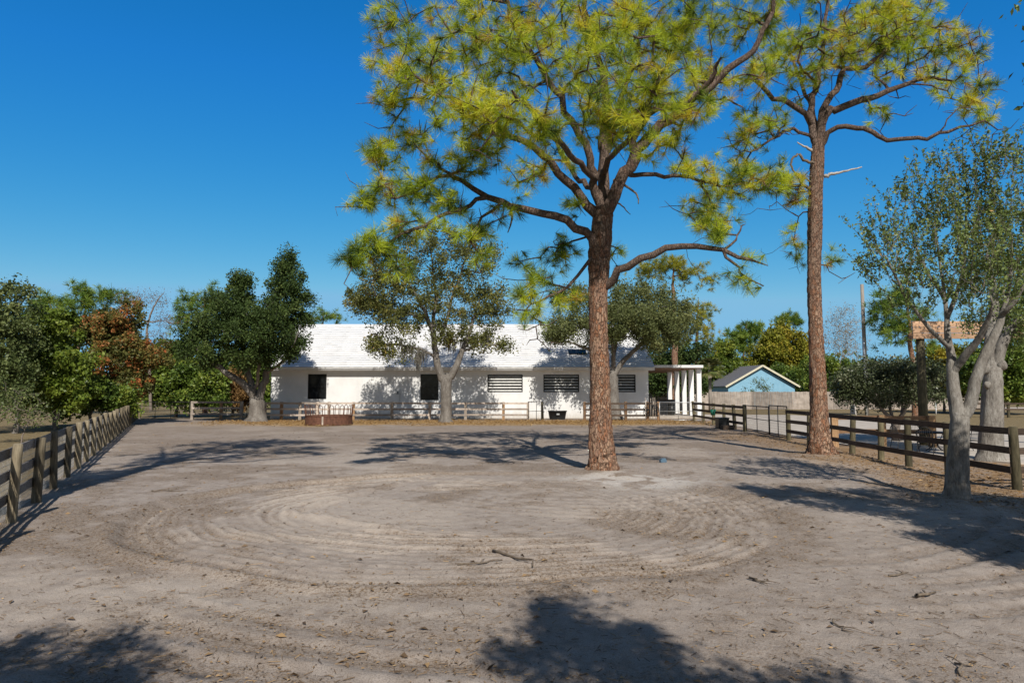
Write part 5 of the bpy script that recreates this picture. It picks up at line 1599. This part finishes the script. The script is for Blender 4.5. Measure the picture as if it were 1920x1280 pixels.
# ------------------------------------------------------------------ thicket and far trees
def shrub(name, label, Y, bu, cl, seed, leafm, nleaf, size, spread, group=None, stems=4, bark=None, **kw):
    """bush or small tree whose stems start together at the ground"""
    b = at(bu, 760, Y); b[2] = 0
    r = np.random.default_rng(seed)
    s = Skel(seed, kw.pop('step', .5))
    hz = at(960, min(c[1] for c in cl), Y)[2]
    lo = kw.pop('trunk_frac', .3)
    rt_ = kw.pop('trunk_r', .12)
    top = b + np.array([r.normal() * .1, 0, max(.6, hz * lo)])
    s.limb([b - [0, 0, .15], (b + top) / 2 + [.04, 0, 0], top], [rt_ * 1.3, rt_, rt_ * .8], .3, .02)
    A, idx = ell(cl, r, Y)
    A = A[A[:, 2] > .2]
    s.grow(A, sag=.1, rise=.4, jit=.18)
    V, l, st = s.finish(.010, .45, 10, b)
    root = empty(name, b, label, kw.pop('cat', 'shrub' if 'shrub' in name or 'bush' in name else 'tree'), group)
    link_mesh('trunk', mesh_np('trunk', V, l, st, True), bark or M['oak_bark'], root)
    if nleaf:
        p, d = tip_dirs(s); m = len(p); per = max(1, int(nleaf * 1.6) // m)
        k = np.repeat(np.arange(m), per)
        q = r.normal(size=(len(k), 3)); q /= np.linalg.norm(q, axis=1, keepdims=True)
        P = p[k] + q * (r.random(len(k)) ** .5 * spread * r.uniform(.5, 1.3, m)[k])[:, None]
        ok = P[:, 2] > .05; P, k = P[ok], k[ok]
        V, l, st = leaf_quads(P - b, np.full(len(P), size * 1.35), r, .6)
        tc = np.clip(r.normal(.45, .18, m), 0, 1)
        link_mesh('crown', mesh_np('crown', V, l, st, False, np.repeat(np.clip(tc[k] + r.normal(size=len(P)) * .13, 0, 1), 4)), leafm, root)
    return root

def far_pine(label, Y, bu, top, cl, seed, leafm, group, tr=.22, n=26, L=.5, w=.035, lean=0):
    b = at(bu, 760, Y); b[2] = 0
    r = np.random.default_rng(seed)
    s = Skel(seed, .6)
    t = at(top[0], top[1], Y)
    s.limb([b - [0, 0, .2], b + (t - b) * .35 + [.1, 0, 0], b + (t - b) * .7, t], [tr * 1.2, tr, tr * .75, tr * .2], .4, .03)
    A, idx = ell(cl, r, Y)
    s.grow(A, sag=.35, rise=.2, jit=.16)
    V, l, st = s.finish(.018, .42, 10, b)
    root = empty('pine_tree', b, label, 'tree', group)
    link_mesh('trunk', mesh_np('trunk', V, l, st, True), M['pine_bark'], root)
    p, d = tip_dirs(s)
    PP = np.vstack([p, p + r.normal(size=p.shape) * .35, p + r.normal(size=p.shape) * .4]); DD = np.vstack([d, d + r.normal(size=d.shape) * .5, d + r.normal(size=d.shape) * .5])
    DD /= np.linalg.norm(DD, axis=1, keepdims=True)
    V, l, st, tn = tufts(PP - b, DD, r, n, L, w, .4)
    link_mesh('crown', mesh_np('crown', V, l, st, False, tn), leafm, root)
    return root

TH = 'thicket along the left of the yard'
FP = 'pines standing behind the yard'
shrub('thicket_shrub', 'grey-green twiggy shrub filling the left edge beyond the log fence', 36, 30,
      [(-10, 600, 60, 46, 0, 2.2, 40), (24, 640, 46, 46, 0, 2, 34), (-20, 680, 50, 56, -1, 2.2, 40), (20, 572, 40, 26, .5, 1.4, 12), (5, 545, 36, 18, .5, 1, 10), (60, 548, 16, 12, .5, .6, 4), (-80, 620, 60, 80, 0, 2.4, 30), (36, 696, 30, 34, -.5, 1.2, 20), (5, 740, 44, 30, -1, 1.4, 18)], 201, M['grey_brush'], 15000, .11, .55, TH)
shrub('brush_shrub', 'low bare grey brush beside the log fence at the left edge', 29, 40,
      [(20, 760, 60, 34, 0, 1.4, 70), (65, 775, 40, 24, .3, 1.2, 44), (-20, 740, 40, 40, 0, 1.2, 30), (45, 740, 40, 20, .4, 1, 26)], 202, M['grey_brush'], 1400, .07, .3, TH, bark=M['brush_wood'], trunk_frac=.1, trunk_r=.03, step=.3)
shrub('thicket_shrub', 'yellow-green leafy shrub behind the bare brush on the left', 40, 105,
      [(95, 640, 50, 50, 0, 1.8, 52), (60, 665, 34, 40, -.6, 1.4, 26), (120, 690, 50, 50, -.4, 2, 50), (80, 720, 44, 40, -.8, 1.6, 36), (140, 740, 40, 26, -.6, 1.4, 22), (100, 600, 36, 26, 0, 1.2, 16), (105, 740, 40, 26, -1, 1.2, 16)], 203, M['green_bright'], 23000, .14, .6, TH)
shrub('red_leaved_tree', 'tall rusty red and olive leaved tree in the middle of the left thicket', 46, 212,
      [(200, 640, 54, 50, 0, 2.2, 56), (232, 600, 44, 36, 0, 1.6, 36), (225, 665, 56, 44, -.6, 2.2, 52), (190, 610, 30, 30, 0, 1.2, 16), (262, 655, 40, 22, -.3, 1.2, 24), (295, 675, 34, 12, -.5, .8, 14), (215, 715, 60, 30, -.6, 1.8, 36), (160, 625, 26, 14, -.4, .8, 10), (240, 720, 50, 30, -.4, 1.4, 24)], 204, M['red_leaf'], 26000, .13, .6, TH, trunk_frac=.35)
shrub('thicket_shrub', 'dark green understorey shrub below the rusty red tree', 43.5, 170,
      [(160, 735, 50, 26, 0, 1.6, 34), (205, 745, 44, 24, 0, 1.4, 30), (130, 760, 40, 18, 0, 1.2, 18), (235, 760, 30, 18, .4, 1, 12)], 205, M['green_mid'], 12000, .13, .6, TH)
shrub('thicket_shrub', 'bright green rounded shrub behind the wide black gate', 58, 330,
      [(310, 690, 40, 30, 0, 2, 40), (345, 705, 46, 36, -.5, 2, 46), (385, 715, 40, 34, -.5, 1.8, 36), (300, 735, 40, 26, -.6, 1.6, 26), (350, 745, 46, 22, -.8, 1.6, 26), (400, 748, 36, 20, -.6, 1.4, 18), (330, 655, 40, 22, .6, 1.4, 20), (290, 700, 30, 30, 0, 1.4, 14)], 206, M['green_mid'], 24000, .17, .75, TH)
shrub('dry_shrub', 'dry orange-brown shrub between the dark oak stem and the barn corner', 60, 436,
      [(432, 735, 26, 24, 0, 1.4, 30), (455, 750, 22, 20, 0, 1.2, 18), (415, 712, 16, 14, 0, .8, 10), (440, 712, 16, 14, 0, .8, 8)], 207, M['dry_leaf'], 7000, .15, .6, TH)
shrub('thicket_shrub', 'green shrub against the left end wall of the barn, behind the dark oak', 62, 485,
      [(490, 700, 26, 40, 0, 1.5, 30), (470, 680, 30, 40, .5, 1.5, 26), (500, 740, 20, 20, 0, 1, 12), (440, 680, 30, 30, .5, 1.4, 18)], 208, M['green_mid'], 12000, .16, .7, TH)
far_pine('broad dark pine behind the left thicket, with the flattest top', 62, 120, (165, 560), [(110, 585, 46, 26, 0, 2.4, 34), (160, 565, 34, 22, 0, 2, 26), (85, 570, 36, 14, .4, 1.6, 14), (130, 620, 60, 30, 0, 2.4, 30), (155, 548, 20, 12, 0, 1, 10), (208, 556, 26, 20, .4, 1.4, 18), (60, 590, 30, 30, 0, 1.6, 14), (180, 600, 30, 30, 0, 1.6, 12)], 301, M['needles_far'], FP, n=30)
far_pine('dark pine showing to the left above the dense dark oak', 66, 385, (385, 545), [(352, 572, 26, 20, 0, 1.8, 22), (395, 556, 34, 18, 0, 2, 26), (375, 600, 44, 26, 0, 2, 24), (410, 590, 30, 30, 0, 1.8, 16), (335, 600, 18, 24, 0, 1, 8)], 302, M['needles_far'], FP)
far_pine('small round pine top just above the white roof, right of the dark oak', 90, 606, (606, 584), [(590, 598, 24, 14, 0, 2, 16), (620, 600, 22, 12, 0, 2, 14), (606, 588, 18, 8, 0, 1.4, 8), (600, 630, 40, 20, 0, 2, 10)], 303, M['needles_far'], FP)
# bare snag
b = at(285, 760, 56); b[2] = 0
sn = empty('dead_snag', b, 'bare dead tree with twisted grey branches above the rusty red tree', 'tree')
s = Skel(88, .4)
s.limb(pl([(283, 770), (280, 680), (276, 620), (284, 585), (296, 562), (308, 548)], 56), [.13, .11, .09, .07, .05, .02], .3)
s.limb(pl([(278, 600), (268, 600), (258, 580), (250, 560)], 56), [.08, .05, .03], .3)
s.limb(pl([(280, 606), (300, 602), (330, 606)], 56), [.06, .03, .015], .3)
rs_ = np.random.default_rng(6)
A, _ = ell([(250, 560, 30, 14, 0, .8, 26), (296, 562, 18, 18, 0, .6, 16), (310, 600, 26, 16, 0, .8, 22), (300, 640, 30, 22, 0, .8, 20)], rs_, 56)
s.grow(A, sag=.2, rise=.2, jit=.25)
V, l, st = s.finish(.010, .4, 8, b)
link_mesh('trunk', mesh_np('trunk', V, l, st, True), M['brush_wood'], sn)
p, d = tip_dirs(s)
k = np.repeat(np.arange(len(p)), 40)
V, l, st = leaf_quads(p[k] + rs_.normal(size=(len(k), 3)) * .3 - b, np.full(len(k), .09), rs_)
link_mesh('crown', mesh_np('crown', V, l, st, False, np.repeat(rs_.random(len(k)) * .5, 4)), M['dry_leaf'], sn)

# behind the barn and porch
far_pine('yellow-topped pine with flat crown behind the right end of the barn', 76, 1264, (1262, 500), [(1225, 500, 34, 14, 0, 2.4, 22), (1262, 492, 36, 12, 0, 2.4, 24), (1298, 508, 34, 14, 0, 2.2, 18), (1325, 528, 20, 12, 0, 1.4, 8), (1250, 520, 50, 16, 0, 2.4, 14), (1205, 515, 20, 12, 0, 1.4, 8)], 304, M['needles_yellow'], FP, tr=.36, n=30)
far_pine('green and yellow mottled pine right of the barn porch, with drooping lower sprays', 84, 1300, (1310, 560), [(1300, 590, 34, 26, 0, 2.4, 26), (1325, 580, 18, 14, 0, 1.4, 9), (1322, 620, 24, 20, 0, 1.8, 20), (1290, 640, 40, 26, 0, 2.2, 22), (1335, 650, 18, 14, 0, 1.2, 8), (1320, 600, 20, 20, 0, 1.6, 10), (1270, 600, 26, 40, 0, 2, 14)], 305, M['needles_yellow'], FP, n=26)
shrub('background_tree', 'dark green leafy tree seen under the porch roof', 78, 1235, [(1225, 715, 36, 26, 0, 2, 36), (1260, 705, 40, 30, 0, 2, 38), (1290, 670, 40, 30, 1, 2, 30), (1245, 670, 40, 30, 1, 2, 24), (1300, 715, 30, 26, 0, 1.6, 24)], 306, M['oak_dark'], 15000, .2, .9, FP)
far_pine('deep green bushy pine left behind the blue house', 112, 1385, (1400, 605), [(1380, 640, 36, 28, 0, 3, 44), (1405, 618, 22, 16, 0, 2, 18), (1365, 680, 44, 30, 0, 3, 42), (1420, 615, 14, 12, 0, 1.4, 8), (1350, 670, 26, 30, 0, 2, 18), (1345, 715, 34, 24, 0, 2, 20), (1420, 650, 26, 26, 0, 2, 16)], 307, M['needles_far'], FP, n=34, L=.75, w=.06)
shrub('maple_tree', 'rounded olive-gold maple behind the blue house roof', 108, 1465, [(1440, 650, 38, 34, 0, 3, 46), (1475, 650, 40, 32, 0, 3, 46), (1500, 690, 30, 40, 0, 3, 36), (1440, 690, 50, 30, 0, 3, 36), (1460, 625, 26, 14, 0, 2, 14), (1515, 660, 20, 30, 0, 2, 14)], 308, M['maple_olive'], 26000, .26, 1.2, FP, trunk_r=.3)
far_pine('small far pine with round umbrella crown, above the maple', 150, 1478, (1478, 590), [(1478, 596, 20, 10, 0, 2.2, 26), (1465, 606, 12, 8, 0, 1.6, 12), (1492, 604, 12, 8, 0, 1.6, 12)], 309, M['needles_far'], FP, n=30, L=.8, w=.06)
shrub('bare_tree', 'leafless pale twiggy tree right behind the slender pine', 92, 1580, [(1580, 600, 32, 34, 0, 2.4, 150), (1565, 640, 34, 40, 0, 2.4, 150), (1600, 640, 32, 40, 0, 2.4, 150), (1585, 680, 40, 30, 0, 2.4, 80)], 310, M['pale_bud'], 4200, .10, .7, FP, bark=M['bare_twig'], trunk_frac=.25)
shrub('background_tree', 'yellow-green leafy tree filling the gap between the porch and the blue house', 104, 1345, [(1340, 690, 30, 30, 0, 2.4, 40), (1375, 700, 30, 26, 0, 2.4, 36), (1330, 725, 34, 16, 0, 2, 24), (1365, 660, 22, 24, 0, 2, 16)], 321, M['green_bright'], 15000, .24, 1.1, FP)
shrub('background_tree', 'mid green tree low behind the right corner of the blue house', 102, 1510, [(1505, 715, 34, 22, 0, 2.4, 36), (1530, 700, 30, 30, 0, 2.4, 36), (1475, 705, 34, 20, 0, 2.4, 26)], 322, M['green_mid'], 14000, .24, 1.1, FP)
shrub('background_tree', 'green leafy tree behind the shrub tree, left of the utility pole', 88, 1570, [(1560, 690, 34, 24, 0, 2.4, 30), (1600, 700, 40, 24, 0, 2.4, 34), (1540, 720, 30, 24, 0, 2, 22), (1640, 715, 30, 20, 0, 2, 20)], 311, M['green_mid'], 13000, .22, 1, FP)
far_pine('blue-green spreading pine right of the utility pole, behind the near young oak', 58, 1715, (1700, 545), [(1672, 560, 36, 20, 0, 2, 26), (1655, 595, 30, 22, 0, 1.6, 20), (1700, 580, 40, 26, 0, 2, 22), (1690, 625, 36, 20, 0, 1.6, 16), (1740, 620, 30, 26, 0, 1.6, 14), (1665, 630, 22, 14, 0, 1.2, 8)], 312, M['needles_far'], FP, n=30)
shrub('background_tree', 'dark leafy tree at the right edge behind the timber gateway', 64, 1880, [(1880, 680, 60, 44, 0, 2.6, 60), (1940, 660, 60, 60, 0, 2.6, 50), (1830, 700, 40, 30, 0, 2, 26), (1900, 730, 60, 20, -.6, 2, 26)], 313, M['green_mid'], 20000, .2, .95, FP)
shrub('background_tree', 'olive leafy tree behind the gateway post', 70, 1770, [(1760, 680, 40, 36, 0, 2.4, 40), (1800, 690, 40, 36, 0, 2.4, 36), (1740, 715, 34, 24, 0, 2, 22), (1790, 730, 40, 16, 0, 2, 16)], 314, M['maple_olive'], 15000, .2, .95, FP)
shrub('garden_shrub', 'thin grey-green shrub poking over the privacy fence before the blue house', 84.5, 1425, [(1425, 722, 18, 12, 0, 1, 20), (1400, 734, 18, 8, 0, 1, 12), (1440, 730, 14, 8, 0, .8, 10)], 315, M['grey_brush'], 420, .12, .5, None, trunk_r=.04)
# cabbage palm
Y = 72
b = at(1332, 760, Y); b[2] = 0
pm = empty('cabbage_palm', b, 'cabbage palm with drooping fan fronds behind the porch columns', 'palm')
hc = at(1336, 694, Y)
MB().tube([b, b + [0, 0, 1.6], (b[0], Y, hc[2])], [.2, .17, .16], 10).build('trunk', M['pole_wood'], pm, b)
rq = np.random.default_rng(12)
fv = []
for k in range(38):
    a, e = rq.random() * 6.28, rq.uniform(-.5, 1.2)
    dv = np.array([math.cos(a) * math.cos(e), math.sin(a) * math.cos(e), math.sin(e)])
    o = np.array([b[0], Y, hc[2]]) - b
    p1 = o + dv * .9
    sd_ = np.cross(dv, [0, 0, 1]); sd_ /= np.linalg.norm(sd_); up_ = np.cross(sd_, dv)
    fv += [o - sd_ * .02, o + sd_ * .02, p1 + sd_ * .015, p1 - sd_ * .015]
    for j in range(18):
        q = (j / 17 - .5) * 2.6
        ld = dv * math.cos(q) + sd_ * math.sin(q)
        t1 = p1 + ld * .45; t2 = p1 + ld * .9 + np.array([0, 0, -.3])
        w_ = np.cross(ld, up_) * .06
        fv += [p1 - w_ * .4, p1 + w_ * .4, t1 + w_, t1 - w_, t1 - w_, t1 + w_, t2 + w_ * .2, t2 - w_ * .2]
fv = np.array(fv)
link_mesh('frond', mesh_np('frond', fv, np.arange(len(fv)), np.arange(len(fv) // 4) * 4, False, np.repeat(rq.random(len(fv) // 4), 4)), M['palm'], pm)

# far wood closing the horizon
def far_wood():
    r = np.random.default_rng(77)
    P, S_, T = [], [], []
    for k in range(420):
        a = r.uniform(-1.25, 1.25)
        d = r.uniform(150, 230)
        x, y = d * math.sin(a), d * math.cos(a)
        h = r.uniform(6.5, 11.5) * (1 if abs(a) < .9 else 1.3); w = r.uniform(3, 6)
        n = 150
        q = r.normal(size=(n, 3)); q /= np.linalg.norm(q, axis=1, keepdims=True); q *= (r.random(n) ** .4)[:, None]
        P.append(np.stack([x + q[:, 0] * w, y + q[:, 1] * w, h * .5 + q[:, 2] * h * .55], -1)); S_.append(np.full(n, 1.15)); T.append(np.clip(r.normal(r.uniform(.2, .8), .14, n), 0, 1))
    P = np.vstack(P); ok = P[:, 2] > .1
    V, l, st = leaf_quads(P[ok], np.concatenate(S_)[ok], r, .7)
    o = link_mesh('far_wood', mesh_np('far_wood', V, l, st, False, np.repeat(np.concatenate(T)[ok], 4)), M['green_mid'])
    tag(o, 'low belt of far green woodland along the horizon', 'woodland', kind='stuff')
far_wood()

# ------------------------------------------------------------------ trees around the place the photo was taken from (their shadows lie on the sand)
SG = 'trees standing outside the view behind the camera'
copy_thing(pineB, (-8.6, 8.2, 0), 1.1, 1.06, 'slender pine standing left of the camera, its shadow striping the sand by the log fence')
for o in list(COL.objects):
    if o.name.startswith('pine_tree') and 'camera' in str(o.get('label', '')): o['group'] = SG
ok_ = broadleaf('oak_tree', 'leafy oak outside the right edge, only its red-tinged twigs showing at the top right', 6.5, (2650, 1150),
    [([(2650, 1170), (2648, 1100), (2640, 900), (2630, 800)], None, [.34, .25, .22, .2], 1),
     ([(2630, 800), (2500, 600), (2380, 400), (2260, 260)], (0, .8), [.14, .1, .05], .3),
     ([(2630, 800), (2680, 500), (2700, 200)], (0, 1.2), [.16, .1, .05], .3)],
    [(2350, 200, 300, 220, 1.0, 1.6, 70), (2650, 150, 300, 260, .6, 2.0, 100), (2950, 200, 260, 240, .6, 2, 80), (2600, 450, 300, 160, 0, 2, 60), (3130, 93, 360, 300, -1.9, 1.4, 80), (2100, 60, 160, 160, 1.4, .9, 26), (1955, 60, 60, 120, 1.6, .4, 9)],
    111, M['oak_young'], M['oak_bark_smooth'], 90000, .09, .42, .005, .45, .3, thin=.80)
ok_['group'] = SG
copy_thing(ok_, (2.1, -3.0, 0), -.7, 1.02, 'leafy oak standing right behind the camera, its crown shadow on the near sand')
copy_thing(ok_, (-4.5, -2.7, 0), 0.6, .92, 'leafy oak standing behind the camera to the left, its shadow at the lower left corner')
